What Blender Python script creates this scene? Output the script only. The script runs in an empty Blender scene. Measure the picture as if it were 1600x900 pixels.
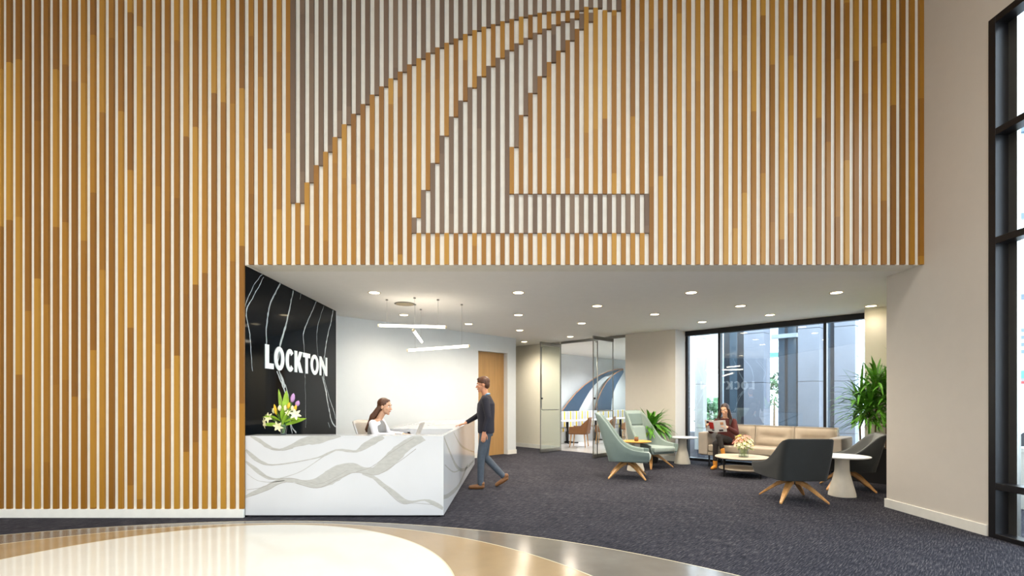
import bpy, bmesh, math, random
from mathutils import Vector as V, Matrix, Euler, noise
R = math.radians
F, CX, HY, H = 760.0, 802.0, 625.0, 1.42
SC = bpy.context.scene
COL = SC.collection
random.seed(7)

# ------------------------------------------------------------ placing aids (metres; reads photo pixels at a known depth)
def at(px, py, Y): return V(((px-CX)/F*Y, Y, H+(HY-py)/F*Y))

# ------------------------------------------------------------ materials
def lin(c):
    return tuple(((v/255)/12.92 if v/255 <= .04045 else ((v/255+.055)/1.055)**2.4) for v in c)+(1,)
def mat(name, c, rough=.5, metal=0, spec=.5, var=0, vscale=8, stretch=(1,1,1), bump=0, bscale=60, sheen=0, c2=None):
    m = bpy.data.materials.new(name); m.use_nodes = True
    nt = m.node_tree; b = nt.nodes['Principled BSDF']
    b.inputs['Roughness'].default_value = rough; b.inputs['Metallic'].default_value = metal
    b.inputs['Specular IOR Level'].default_value = spec
    if sheen: b.inputs['Sheen Weight'].default_value = sheen
    base = lin(c); b.inputs['Base Color'].default_value = base
    tc = nt.nodes.new('ShaderNodeTexCoord'); mp = nt.nodes.new('ShaderNodeMapping')
    mp.inputs['Scale'].default_value = stretch
    nt.links.new(tc.outputs['Object'], mp.inputs['Vector'])
    nz = nt.nodes.new('ShaderNodeTexNoise'); nz.inputs['Scale'].default_value = vscale; nz.inputs['Detail'].default_value = 5
    nt.links.new(mp.outputs['Vector'], nz.inputs['Vector'])
    rp = nt.nodes.new('ShaderNodeValToRGB')
    v = var or .03
    if c2 is None:
        rp.color_ramp.elements[0].color = tuple(max(0, x*(1-v)) for x in base[:3])+(1,)
        rp.color_ramp.elements[1].color = tuple(min(1, x*(1+v)) for x in base[:3])+(1,)
    else:
        rp.color_ramp.elements[0].color = base; rp.color_ramp.elements[1].color = lin(c2)
    rp.color_ramp.elements[0].position = .35; rp.color_ramp.elements[1].position = .65
    nt.links.new(nz.outputs['Fac'], rp.inputs['Fac']); nt.links.new(rp.outputs['Color'], b.inputs['Base Color'])
    if bump:
        n2 = nt.nodes.new('ShaderNodeTexNoise'); n2.inputs['Scale'].default_value = bscale
        nt.links.new(mp.outputs['Vector'], n2.inputs['Vector'])
        bp = nt.nodes.new('ShaderNodeBump'); bp.inputs['Strength'].default_value = bump; bp.inputs['Distance'].default_value = .01
        nt.links.new(n2.outputs['Fac'], bp.inputs['Height']); nt.links.new(bp.outputs['Normal'], b.inputs['Normal'])
    return m
def emis(name, c, s):
    m = bpy.data.materials.new(name); m.use_nodes = True; nt = m.node_tree; nt.nodes.clear()
    e = nt.nodes.new('ShaderNodeEmission'); e.inputs[0].default_value = lin(c); e.inputs[1].default_value = s
    o = nt.nodes.new('ShaderNodeOutputMaterial'); nt.links.new(e.outputs[0], o.inputs[0]); return m
def glass(name, tint=(235,245,243), refl=.04, k=1.0):
    m = bpy.data.materials.new(name); m.use_nodes = True; nt = m.node_tree; nt.nodes.clear()
    t = nt.nodes.new('ShaderNodeBsdfTransparent'); t.inputs[0].default_value = lin(tint)
    g = nt.nodes.new('ShaderNodeBsdfGlossy'); g.inputs['Roughness'].default_value = .01
    lw = nt.nodes.new('ShaderNodeLayerWeight'); lw.inputs['Blend'].default_value = .5
    fr = nt.nodes.new('ShaderNodeMath'); fr.operation = 'POWER'; fr.inputs[1].default_value = 4
    nt.links.new(lw.outputs['Facing'], fr.inputs[0])
    ma = nt.nodes.new('ShaderNodeMath'); ma.operation = 'MULTIPLY_ADD'; ma.inputs[1].default_value = k; ma.inputs[2].default_value = refl
    nt.links.new(fr.outputs[0], ma.inputs[0])
    mx = nt.nodes.new('ShaderNodeMixShader'); nt.links.new(ma.outputs[0], mx.inputs[0])
    nt.links.new(t.outputs[0], mx.inputs[1]); nt.links.new(g.outputs[0], mx.inputs[2])
    o = nt.nodes.new('ShaderNodeOutputMaterial'); nt.links.new(mx.outputs[0], o.inputs[0]); return m

PITCH = 14.567/F*5.86
def slat_mat(name, cols, rough=.45):
    """each slat and each length of timber in it has a tone of its own"""
    m = bpy.data.materials.new(name); m.use_nodes = True; nt = m.node_tree; N = nt.nodes; L = nt.links
    b = N['Principled BSDF']; b.inputs['Roughness'].default_value = rough
    tc = N.new('ShaderNodeTexCoord'); sp = N.new('ShaderNodeSeparateXYZ'); L.new(tc.outputs['Object'], sp.inputs[0])
    def math_(op, a, b_=None, **k):
        n = N.new('ShaderNodeMath'); n.operation = op
        for i, v in enumerate((a, b_)):
            if v is None: continue
            if isinstance(v, (int, float)): n.inputs[i].default_value = v
            else: L.new(v, n.inputs[i])
        return n.outputs[0]
    xi = math_('FLOOR', math_('ADD', math_('DIVIDE', math_('ADD', sp.outputs[0], -(974.5-CX)/F*5.86), PITCH/2), 200.5))
    w = N.new('ShaderNodeTexWhiteNoise'); w.noise_dimensions = '1D'; L.new(xi, w.inputs['W'])
    zi = math_('FLOOR', math_('DIVIDE', math_('ADD', sp.outputs[2], math_('MULTIPLY', w.outputs[0], 5.0)), 1.9))
    cb = N.new('ShaderNodeCombineXYZ'); L.new(xi, cb.inputs[0]); L.new(zi, cb.inputs[1])
    w2 = N.new('ShaderNodeTexWhiteNoise'); w2.noise_dimensions = '2D'; L.new(cb.outputs[0], w2.inputs['Vector'])
    mp = N.new('ShaderNodeMapping'); mp.inputs['Scale'].default_value = (60, 60, 1.5); L.new(tc.outputs['Object'], mp.inputs[0])
    nz = N.new('ShaderNodeTexNoise'); nz.inputs['Scale'].default_value = 3; nz.inputs['Detail'].default_value = 3; L.new(mp.outputs[0], nz.inputs[0])
    s = math_('ADD', math_('MULTIPLY', w2.outputs[0], .8), math_('MULTIPLY', nz.outputs[0], .3))
    rp = N.new('ShaderNodeValToRGB'); e = rp.color_ramp.elements
    e[0].position = .1; e[0].color = lin(cols[0]); e[1].position = .98; e[1].color = lin(cols[-1])
    for i, c in enumerate(cols[1:-1]):
        x = e.new(.1+.88*(i+1)/(len(cols)-1)); x.color = lin(c)
    L.new(s, rp.inputs[0]); L.new(rp.outputs[0], b.inputs['Base Color'])
    return m

M = {}
M['slatback'] = mat('white paint behind slats', (238,234,223), .7, spec=.2)
M['wall'] = mat('warm white paint', (210,203,193), .7, var=.008, spec=.2)
M['ceil'] = mat('ceiling paint', (246,243,238), .8, var=.008, spec=.1)
M['white'] = mat('bright white paint', (218,222,223), .6, var=.008, spec=.2)
M['yellow'] = mat('pale cream paint', (232,226,208), .7, var=.008, spec=.2)
M['base'] = mat('baseboard paint', (232,230,222), .4, spec=.3)
M['honey'] = slat_mat('honey oiled timber slats', [(124,79,12),(142,93,16),(158,108,24),(176,128,40)])
M['taupe'] = slat_mat('taupe stained slats', [(98,78,62),(110,88,70),(120,98,78)], .6)
M['black'] = mat('black frame metal', (26,25,28), .35, metal=.3)
M['blackmarble'] = mat('polished black stone', (8,13,18), .06, spec=.05, var=.3, vscale=2)
M['blackvein'] = mat('white vein in black stone', (176,186,190), .1, var=.25, vscale=25, stretch=(1,1,.3))
M['marble'] = mat('polished white stone', (205,206,208), .12, spec=.5, var=.02, vscale=2)
M['marblevein'] = mat('grey vein in white stone', (178,177,172), .14, var=.06, vscale=14, stretch=(1,1,2.5))
M['marblefine'] = mat('dark hairline in white stone', (160,157,151), .14)
M['letter'] = mat('brushed pale letters', (240,246,246), .35)
M['cream'] = mat('cream polished terrazzo', (214,213,205), .07, spec=.5, var=.015, vscale=3)
M['tan'] = mat('tan polished terrazzo', (158,136,104), .15, spec=.5, var=.06, vscale=2.5)
M['grey'] = mat('grey polished concrete', (112,106,98), .15, spec=.55, var=.12, vscale=2)
M['brass'] = mat('pale dividing strip', (206,196,166), .25)
M['door'] = mat('oak veneer', (176,136,84), .4, var=.08, vscale=3, stretch=(8,8,.5))
M['steel'] = mat('satin stainless steel', (150,148,142), .28, metal=.9)
M['glass'] = glass('clear door glass', (247,251,251), .03, .6)
M['winglass'] = glass('window glass', (240,246,249), .12, .7)
M['vaseglass'] = glass('vase glass', (244,249,247), .06, 1.0)
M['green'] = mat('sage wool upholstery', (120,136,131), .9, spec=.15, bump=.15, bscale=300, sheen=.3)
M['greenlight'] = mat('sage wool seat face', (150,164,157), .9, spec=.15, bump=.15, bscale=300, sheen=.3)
M['charcoal'] = mat('charcoal wool upholstery', (48,50,50), .9, spec=.15, bump=.15, bscale=300, sheen=.2)
M['greywool'] = mat('mid grey wool inner face', (112,114,112), .9, spec=.15, bump=.15, bscale=300, sheen=.3)
M['legwood'] = mat('pale oak leg', (196,146,88), .4, var=.12, vscale=6, stretch=(6,6,1))
M['sofa'] = mat('beige sofa fabric', (174,161,144), .85, spec=.15, bump=.12, bscale=260)
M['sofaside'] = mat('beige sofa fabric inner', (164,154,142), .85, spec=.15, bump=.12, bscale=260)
M['tablewhite'] = mat('white lacquer', (228,229,229), .3)
M['tablestone'] = mat('cast stone pedestal', (206,200,186), .6, var=.04)
M['tabletan'] = mat('light timber top', (204,190,168), .35, var=.06, vscale=5, stretch=(1,8,1))
M['tableoak'] = mat('honey oak top', (214,158,72), .4, var=.08, vscale=5, stretch=(1,8,1))
M['leather'] = mat('tan leather', (122,80,42), .5, var=.08, vscale=30)
M['pot'] = mat('black planter glaze', (22,21,22), .35)
M['soil'] = mat('dark soil', (48,36,28), .95, bump=.5, bscale=40)
M['leaf'] = mat('glossy green leaf', (84,142,40), .4, var=.35, vscale=9)
M['leaflight'] = mat('yellow green leaf', (150,186,56), .4, var=.25, vscale=9)
M['cane'] = mat('brown cane', (128,98,66), .8, var=.2, vscale=20)
M['skin'] = mat('skin', (214,166,134), .5, spec=.3)
M['skin2'] = mat('tanned skin', (206,146,112), .5, spec=.3)
M['hairbrown'] = mat('brown hair', (84,50,28), .5, var=.3, vscale=30, stretch=(3,3,.4))
M['hairdark'] = mat('dark brown hair', (50,30,18), .5, var=.3, vscale=30, stretch=(3,3,.4))
M['navy'] = mat('navy knit', (34,33,44), .85, bump=.2, bscale=200)
M['shirtblue'] = mat('pale blue shirt', (126,166,196), .7)
M['trouser'] = mat('slate blue trousers', (72,80,90), .8, var=.08, vscale=20)
M['shoe'] = mat('tan leather shoe', (122,80,44), .4)
M['whitecloth'] = mat('white blouse', (232,230,232), .75)
M['vest'] = mat('grey waistcoat fabric', (140,138,136), .85, bump=.2, bscale=200)
M['maroon'] = mat('maroon knit cardigan', (80,32,28), .9, bump=.3, bscale=150, var=.15, vscale=40)
M['blacktr'] = mat('black trousers', (34,28,26), .8)
M['mustard'] = mat('mustard suede boot', (196,128,36), .7)
M['dark'] = mat('dark brown detail', (46,28,22), .5)
M['lip'] = mat('lip', (176,92,80), .5)
M['eyewhite'] = mat('eye white', (235,232,226), .3)
M['paper'] = mat('paper', (232,232,230), .6)
M['inkred'] = mat('red print', (178,44,40), .5)
M['inkdark'] = mat('dark print', (40,38,44), .5)
M['inkskin'] = mat('tan print', (190,140,110), .5)
M['laptop'] = mat('pale grey laptop shell', (186,180,172), .35, metal=.4)
M['screen'] = mat('dark screen', (20,24,30), .1)
M['concrete'] = mat('cast concrete', (136,142,154), .8, var=.06, vscale=2)
M['concretelit'] = mat('pale and sunlit-toned concrete', (216,216,212), .8, var=.04, vscale=2)  # holds one pier's sunlit tone; also the pale low wall and post
M['joint'] = mat('dark recessed joint', (96,98,104), .9)  # darker grey in the recessed joints between pier blocks
M['paving'] = mat('street paving', (205,206,208), .8, var=.08, vscale=1.5)
M['facade'] = mat('blue tinted facade glass', (62,84,100), .12, spec=.8, var=.2, vscale=.6)
M['facadedark'] = mat('dark facade panel', (34,40,48), .3)
M['facadelight'] = mat('pale facade panel', (196,208,216), .6)
M['carwhite'] = mat('white car paint', (226,228,230), .2)
M['tyre'] = mat('tyre rubber', (30,30,32), .8)
M['bush'] = mat('street shrub leaves', (86,122,84), .7, var=.35, vscale=5)
M['tile'] = mat('pale polished tile', (206,200,196), .12, var=.04, vscale=2)
M['petalpink'] = mat('pink petal', (222,150,128), .6, var=.15, vscale=40)
M['petalcream'] = mat('cream petal', (244,238,192), .6)
M['petalyellow'] = mat('yellow petal', (234,186,40), .6)
M['petallilac'] = mat('lilac petal', (196,150,200), .6)
M['teal'] = mat('teal fascia', (70,150,150), .5)
M['emblemblue'] = mat('deep blue emblem paint', (52,74,96), .5)
M['emblemedge'] = mat('bronze emblem edge', (168,120,84), .5)
M['lamp'] = emis('downlight lens', (255,236,196), 14)
M['tube'] = emis('pendant tube glow', (255,242,220), 11)
M['trimw'] = mat('downlight trim', (214,196,160), .4)
M['vent'] = mat('grille grey', (120,116,106), .5)

def carpet_mat():
    m = bpy.data.materials.new('woven slate carpet'); m.use_nodes = True; nt = m.node_tree; N = nt.nodes; L = nt.links
    b = N['Principled BSDF']; b.inputs['Roughness'].default_value = .95; b.inputs['Specular IOR Level'].default_value = .08
    tc = N.new('ShaderNodeTexCoord')
    def nz(scale, rot, st, det=4):
        m1 = N.new('ShaderNodeMapping'); m1.inputs['Rotation'].default_value = (0,0,rot); L.new(tc.outputs['Object'], m1.inputs[0])
        mp = N.new('ShaderNodeMapping'); mp.inputs['Scale'].default_value = st; L.new(m1.outputs[0], mp.inputs[0])
        n = N.new('ShaderNodeTexNoise'); n.inputs['Scale'].default_value = scale
        n.inputs['Detail'].default_value = det; n.inputs['Roughness'].default_value = .65; L.new(mp.outputs[0], n.inputs[0]); return n.outputs[0]
    a = nz(8, R(-45), (1,13,1), 4); c = nz(22, R(-45), (1,6,1), 2); d = nz(1.6, 0, (1,1,1), 2)
    mx = N.new('ShaderNodeMath'); mx.operation = 'MULTIPLY_ADD'; L.new(c, mx.inputs[0]); mx.inputs[1].default_value = .35; L.new(a, mx.inputs[2])
    ad = N.new('ShaderNodeMath'); ad.operation = 'MULTIPLY_ADD'; L.new(d, ad.inputs[0]); ad.inputs[1].default_value = .12; L.new(mx.outputs[0], ad.inputs[2])
    rp = N.new('ShaderNodeValToRGB'); e = rp.color_ramp.elements
    e[0].position = .60; e[0].color = lin((30,31,38)); e[1].position = .96; e[1].color = lin((104,100,102))
    x = e.new(.76); x.color = lin((52,52,60))
    L.new(ad.outputs[0], rp.inputs[0]); L.new(rp.outputs[0], b.inputs['Base Color'])
    bp = N.new('ShaderNodeBump'); bp.inputs['Strength'].default_value = .4; bp.inputs['Distance'].default_value = .01
    L.new(mx.outputs[0], bp.inputs['Height']); L.new(bp.outputs[0], b.inputs['Normal'])
    return m
M['carpet'] = carpet_mat()

def stripe_mat():
    m = bpy.data.materials.new('striped bench fabric'); m.use_nodes = True; nt = m.node_tree; N = nt.nodes; L = nt.links
    b = N['Principled BSDF']; b.inputs['Roughness'].default_value = .9
    tc = N.new('ShaderNodeTexCoord'); sp = N.new('ShaderNodeSeparateXYZ'); L.new(tc.outputs['Object'], sp.inputs[0])
    ma = N.new('ShaderNodeMath'); ma.operation = 'FRACT'; mu = N.new('ShaderNodeMath'); mu.operation = 'DIVIDE'
    L.new(sp.outputs[0], mu.inputs[0]); mu.inputs[1].default_value = .33; L.new(mu.outputs[0], ma.inputs[0])
    rp = N.new('ShaderNodeValToRGB'); rp.color_ramp.interpolation = 'CONSTANT'; e = rp.color_ramp.elements
    cs = [(0,(206,178,40)),(.22,(224,224,224)),(.36,(130,136,150)),(.46,(214,214,220)),(.60,(120,126,140)),(.70,(224,224,226)),(.84,(150,154,166)),(.92,(226,226,220))]
    e[0].color = lin(cs[0][1]); e[1].position = cs[1][0]; e[1].color = lin(cs[1][1])
    for p, c in cs[2:]:
        x = e.new(p); x.color = lin(c)
    L.new(ma.outputs[0], rp.inputs[0]); L.new(rp.outputs[0], b.inputs['Base Color']); return m
M['stripe'] = stripe_mat()

# ------------------------------------------------------------ mesh builder
class MB:
    def __init__(s): s.v = []; s.f = []; s.m = []
    def add(s, vs, fs, mi=0, T=None):
        o = len(s.v)
        s.v += [tuple(T @ V(p)) if T else tuple(p) for p in vs]
        s.f += [tuple(i+o for i in f) for f in fs]; s.m += [mi]*len(fs); return s
    def box(s, a, b, mi=0, T=None):
        (x0,y0,z0),(x1,y1,z1) = a, b
        return s.add([(x0,y0,z0),(x1,y0,z0),(x1,y1,z0),(x0,y1,z0),(x0,y0,z1),(x1,y0,z1),(x1,y1,z1),(x0,y1,z1)],
                     [(0,3,2,1),(4,5,6,7),(0,1,5,4),(1,2,6,5),(2,3,7,6),(3,0,4,7)], mi, T)
    def prism(s, pts, z0, z1, mi=0, T=None):
        a = sum(pts[i][0]*pts[(i+1)%len(pts)][1]-pts[(i+1)%len(pts)][0]*pts[i][1] for i in range(len(pts)))
        if a < 0: pts = pts[::-1]
        n = len(pts)
        return s.add([(p[0],p[1],z0) for p in pts]+[(p[0],p[1],z1) for p in pts],
                     [tuple(range(n-1,-1,-1)), tuple(range(n,2*n))]+[(i,(i+1)%n,n+(i+1)%n,n+i) for i in range(n)], mi, T)
    def rings(s, rings, mi=0, caps=True, T=None):
        n = len(rings[0]); vs = [p for r in rings for p in r]; fs = []
        for k in range(len(rings)-1):
            for i in range(n):
                j = (i+1) % n; fs.append((k*n+i, k*n+j, (k+1)*n+j, (k+1)*n+i))
        if caps: fs.append(tuple(range(n-1,-1,-1))); fs.append(tuple((len(rings)-1)*n+i for i in range(n)))
        return s.add(vs, fs, mi, T)
    def tube(s, pts, rad, n=10, mi=0, caps=True, flat=1, T=None):
        pts = [V(p) for p in pts]
        if not isinstance(rad, (list, tuple)): rad = [rad]*len(pts)
        rs = []; up0 = V((0,0,1))
        for i, p in enumerate(pts):
            d = (pts[min(i+1,len(pts)-1)]-pts[max(i-1,0)]).normalized()
            if abs(d.dot(up0)) > .95: up = V((1,0,0))
            else: up = up0
            a = d.cross(up).normalized(); b = a.cross(d).normalized()
            rs.append([p+a*math.cos(2*math.pi*k/n)*rad[i]+b*math.sin(2*math.pi*k/n)*rad[i]*flat for k in range(n)])
        return s.rings(rs, mi, caps, T)
    def lathe(s, prof, c=(0,0,0), n=32, mi=0, T=None, sx=1, sy=1):
        rs = [[(c[0]+r*sx*math.cos(2*math.pi*k/n), c[1]+r*sy*math.sin(2*math.pi*k/n), c[2]+z) for k in range(n)] for r, z in prof]
        return s.rings(rs, mi, True, T)
    def ell(s, c, r, mi=0, rot=None, nu=16, nv=10, T=None):
        c = V(c); Q = rot.to_matrix() if isinstance(rot, Euler) else (rot or Matrix.Identity(3))
        rs = []
        for j in range(1, nv):
            th = math.pi*j/nv
            rs.append([c+Q@V((r[0]*math.sin(th)*math.cos(2*math.pi*k/nu), r[1]*math.sin(th)*math.sin(2*math.pi*k/nu), -r[2]*math.cos(th))) for k in range(nu)])
        vs = [p for q in rs for p in q]+[c+Q@V((0,0,-r[2])), c+Q@V((0,0,r[2]))]
        fs = []; m_ = len(rs)
        for k in range(m_-1):
            for i in range(nu):
                j = (i+1)%nu; fs.append((k*nu+i,k*nu+j,(k+1)*nu+j,(k+1)*nu+i))
        for i in range(nu):
            j = (i+1)%nu; fs.append((m_*nu, j, i)); fs.append((m_*nu+1, (m_-1)*nu+i, (m_-1)*nu+j))
        return s.add(vs, fs, mi, T)
    def cap(s, a, b, r0, r1, mi=0):
        a, b = V(a), V(b); s.tube([a, b], [r0, r1], 12, mi); s.ell(a, (r0,)*3, mi, nu=12, nv=8); return s.ell(b, (r1,)*3, mi, nu=12, nv=8)
    def build(s, name, mats, parent=None, smooth=False, bevel=0, sub=0, solid=0, kind=None, T=None):
        me = bpy.data.meshes.new(name); me.from_pydata([tuple(T@V(p)) for p in s.v] if T else s.v, [], s.f)
        mats = mats if isinstance(mats, (list, tuple)) else [mats]
        for m_ in mats: me.materials.append(M[m_])
        me.polygons.foreach_set('material_index', s.m)
        if smooth: me.polygons.foreach_set('use_smooth', [True]*len(s.f))
        me.update(); o = bpy.data.objects.new(name, me); COL.objects.link(o)
        if parent: o.parent = parent
        if solid:
            q = o.modifiers.new('s', 'SOLIDIFY'); q.thickness = solid; q.offset = 0
        if bevel:
            q = o.modifiers.new('b', 'BEVEL'); q.width = bevel; q.segments = 3; q.limit_method = 'ANGLE'; q.angle_limit = R(35)
        if sub:
            q = o.modifiers.new('u', 'SUBSURF'); q.levels = sub; q.render_levels = sub
        if smooth is False and bevel:
            me.polygons.foreach_set('use_smooth', [True]*len(s.f)); q = o.modifiers.new('w', 'WEIGHTED_NORMAL')
        if kind: o['kind'] = kind
        return o

def tag(o, label, cat, group=None, kind=None):
    o['label'] = label; o['category'] = cat
    if group: o['group'] = group
    if kind: o['kind'] = kind
    return o
def thing(name, label, cat, loc=(0,0,0), rz=0, group=None):
    o = bpy.data.objects.new(name, None); COL.objects.link(o); o.location = loc; o.rotation_euler = (0,0,rz); o.empty_display_size = .1
    return tag(o, label, cat, group)
def struct(name, mb, m, label=None, parent=None, **k):
    o = mb.build(name, m, parent, **k)
    if not parent: o['kind'] = 'structure'
    if label: o['label'] = label
    return o
def kids(o): return [c for c in list(bpy.data.objects) if c.parent == o]
def copy_tree(o, loc=None, rz=None, label=None, parent=None):
    c = o.copy(); COL.objects.link(c)
    if parent: c.parent = parent
    for ch in kids(o): copy_tree(ch, parent=c)
    if loc is not None: c.location = loc
    if rz is not None: c.rotation_euler = (0,0,rz)
    if label: c['label'] = label
    return c

def blob(name, m, prims, parent, voxel=.008, smooth=4, T=None):
    """one continuous surface grown over overlapping tapered limbs"""
    mb = MB()
    for p in prims:
        if p[0] == 'c': mb.cap(*p[1:])
        elif p[0] == 'e': mb.ell(p[1], p[2], rot=p[3] if len(p) > 3 else None)
        elif p[0] == 'l':
            rs = []
            for c, rx, ry in p[1]:
                rs.append([(c[0]+rx*math.cos(2*math.pi*k/20), c[1]+ry*math.sin(2*math.pi*k/20), c[2]) for k in range(20)])
            if p[1][0][0][2] > p[1][-1][0][2]: rs = rs[::-1]
            mb.rings(rs)
        elif p[0] == 'b': mb.box(p[1], p[2])
    o = mb.build(name, m, None, T=T)
    q = o.modifiers.new('r', 'REMESH'); q.mode = 'VOXEL'; q.voxel_size = voxel
    q = o.modifiers.new('s', 'SMOOTH'); q.factor = .5; q.iterations = smooth
    dg = bpy.context.evaluated_depsgraph_get(); me = bpy.data.meshes.new_from_object(o.evaluated_get(dg))
    o.modifiers.clear(); o.data = me; me.name = name
    me.materials.clear(); me.materials.append(M[m])
    me.polygons.foreach_set('use_smooth', [True]*len(me.polygons))
    if parent: o.parent = parent
    return o

# ============================================================ ROOM SHELL
ZC = 3.055          # lounge soffit
LX, RX, BY, TZ = -9.5, 4.95, -8.0, 8.0
YW = 5.89           # wall behind the slats
struct('floor', MB().box((LX,BY,-.1),(9,22,0)), 'carpet', 'dark slate woven carpet')
# polished inlaid floor of the lobby
def disc(c, r, z, m, name, label, edge=True):
    mb = MB(); n = 160
    pts = [(c[0]+r*math.cos(2*math.pi*k/n), c[1]+r*math.sin(2*math.pi*k/n)) for k in range(n)]
    mb.prism(pts, 0, z)
    mb.rings([[(c[0]+(r+q)*math.cos(2*math.pi*k/n), c[1]+(r+q)*math.sin(2*math.pi*k/n), zz) for k in range(n)] for q, zz in ((0,0),(0,z+.0006),(.012,z+.0006),(.012,0))], 1, caps=False)
    return struct(name, mb, [m,'brass'], label)
disc((-2.65,-.80), 6.50, .002, 'grey', 'floor_grey_ring', 'grey polished ring of lobby floor')
disc((-2.62,1.61), 3.98, .004, 'tan', 'floor_tan_ring', 'tan polished ring of lobby floor')
disc((-2.585,3.33), 2.18, .006, 'cream', 'floor_cream_circle', 'cream polished circle of lobby floor')
struct('wall_left', MB().box((LX-.2,BY,0),(LX,YW+.2,TZ)), 'wall')
struct('wall_back', MB().box((LX,BY-.2,0),(RX+.4,BY,TZ)), 'wall')
struct('ceiling_lobby', MB().box((LX-.2,BY-.2,TZ),(RX+.4,YW+.3,TZ+.2)), 'ceil', 'high lobby ceiling')
mb = MB(); mb.box((LX,YW,0),(-3.36,YW+.15,ZC)); mb.box((LX,YW,ZC),(RX,YW+.3,TZ)); mb.box((-3.37,YW,0),(-3.256,YW+.008,ZC)); mb.box((-3.37,YW+.008,ZC-.003),(-3.24,YW+.3,ZC))
struct('wall_front', mb, 'slatback', 'white wall behind the timber slats')
struct('baseboard_front', MB().box((LX,YW-.035,0),(-3.252,YW,.105)), 'base', bevel=.003)
# right hand wall: pier, upper wall, lounge return
mb = MB(); mb.prism([(RX,5.06),(5.15,5.06),(5.15,6.32),(7.55,7.45),(7.5,7.62),(5.1,6.5),(RX,6.45)], 0, ZC)
mb.box((RX,5.06,ZC),(5.15,YW+.3,TZ)); mb.box((RX,BY,5.36),(5.15,5.06,TZ))
struct('wall_right', mb, 'wall', 'tall warm white wall beside the storefront')
struct('baseboard_right', MB().prism([(RX-.018,5.075),(RX,5.075),(RX,6.45),(5.0,6.468),(RX-.018,6.468)],0,.115), 'base', bevel=.003)
# lounge soffit and rear ceilings
mb = MB(); mb.prism([(-5.4,YW+.3),(5.1,YW+.3),(5.12,6.5),(7.5,7.62),(7.6,8.05),(6.7,9.2),(4.2,11.72),(4.2,12.6),(6.95,20.7),(6,21.7),(-5.4,20)], ZC, ZC+.25)
struct('ceiling', mb, 'ceil', 'white dropped ceiling over reception and lounge')
# white diagonal wall of the reception with the oak door
def dw(x): return (x, x+12.85)
def wallseg(mb, p, q, t, z0, z1, mi=0):
    d = (V(q)-V(p)).normalized(); n = V((-d.y, d.x))*t
    return mb.prism([p, q, (q[0]+n.x,q[1]+n.y), (p[0]+n.x,p[1]+n.y)], z0, z1, mi)
mb = MB(); wallseg(mb, dw(-5.2), dw(-.861), .22, 0, ZC); wallseg(mb, dw(-.861), dw(-.15), .22, 2.64, ZC); wallseg(mb, dw(-.15), dw(.07), .22, 0, ZC)
struct('wall_reception', mb, 'white', 'white wall behind the reception desk')
d1 = MB(); wallseg(d1, (-.861-.10,11.989+.10), (-.15-.10,12.70+.10), .05, 0, 2.64)
dd = struct('door_1', d1, 'door', 'tall oak door')
hm = MB(); hp = V((-.90,12.02,1.0)); hm.tube([hp, hp+V((.03,-.03,0)), hp+V((.12,.06,0))], .009, 8)
hm.build('door_handle', 'steel', dd, smooth=True)
mb = MB(); wallseg(mb, (-.15+.011,12.70-.011),(.07+.02,12.92-.008), .016, 0, .11); mb.prism([(.065,12.90),(.09,12.915),(-.06,13.08),(-.085,13.07)],0,.11)
wallseg(mb, (-5.2+.011,7.65-.011),(-.861+.011,11.989-.011), .016, 0, .11)
struct('baseboard_reception', mb, 'base')
# rear wall on the diagonal X+Y=15
def bw(x): return (x, 15-x)
mb = MB(); wallseg(mb, bw(-3.2), bw(1.31), .06, 0, ZC)
struct('wall_hall', mb, 'yellow', 'cream wall at the end of the hall')
mb = MB(); wallseg(mb, (-3.2-.0106,18.2-.0106), (1.33-.0106,13.67-.0106), .015, 0, .12); struct('baseboard_hall', mb, 'base')
mb = MB(); mb.box((-3.4,9.9,0),(-3.2,18.4,ZC)); mb.box((-5.4,YW+.15,0),(-5.2,8.2,ZC)); struct('wall_hall_side', mb, 'wall')
mb = MB(); mb.prism([(2.81,12.19),(3.75,11.25),(4.2,11.70),(3.26,12.64)], 0, ZC); struct('wall_pier', mb, 'wall', 'white pier between glass doors and lounge window')
mb = MB(); mb.prism([(2.80,12.18),(3.745,11.235),(4.12,11.61),(4.10,11.63),(3.745,11.262),(2.81,12.20)], 0, .12); struct('baseboard_pier', mb, 'base')
mb = MB(); mb.prism([(6.29,8.71),(7.5,7.5),(7.95,7.95),(6.75,9.17)], 0, ZC); struct('wall_window_pier', mb, 'yellow', 'cream pier behind the tall plant')
# conference room shell
mb = MB(); wallseg(mb, (-.25,15.25), (6.05,21.55), .2, 0, ZC)
struct('wall_meeting', mb, 'white', 'white wall of the meeting room')
mb = MB(); wallseg(mb, (6.0,21.6), (6.95,20.65), .2, 0, ZC); wallseg(mb, (6.95,20.7), (4.75,14.3), -.15, 0, ZC); wallseg(mb, (4.75,14.3),(3.2,12.6), -.12, 0, ZC)
struct('wall_meeting_side', mb, 'white')
mb = MB(); mb.prism([(1.36,13.70),(2.84,12.22),(3.3,12.66),(4.7,14.3),(6.9,20.6),(6,21.5),(-.2,15.25)], 0, .006)
struct('floor_meeting', mb, 'tile', 'pale polished floor of the meeting room')

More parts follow.
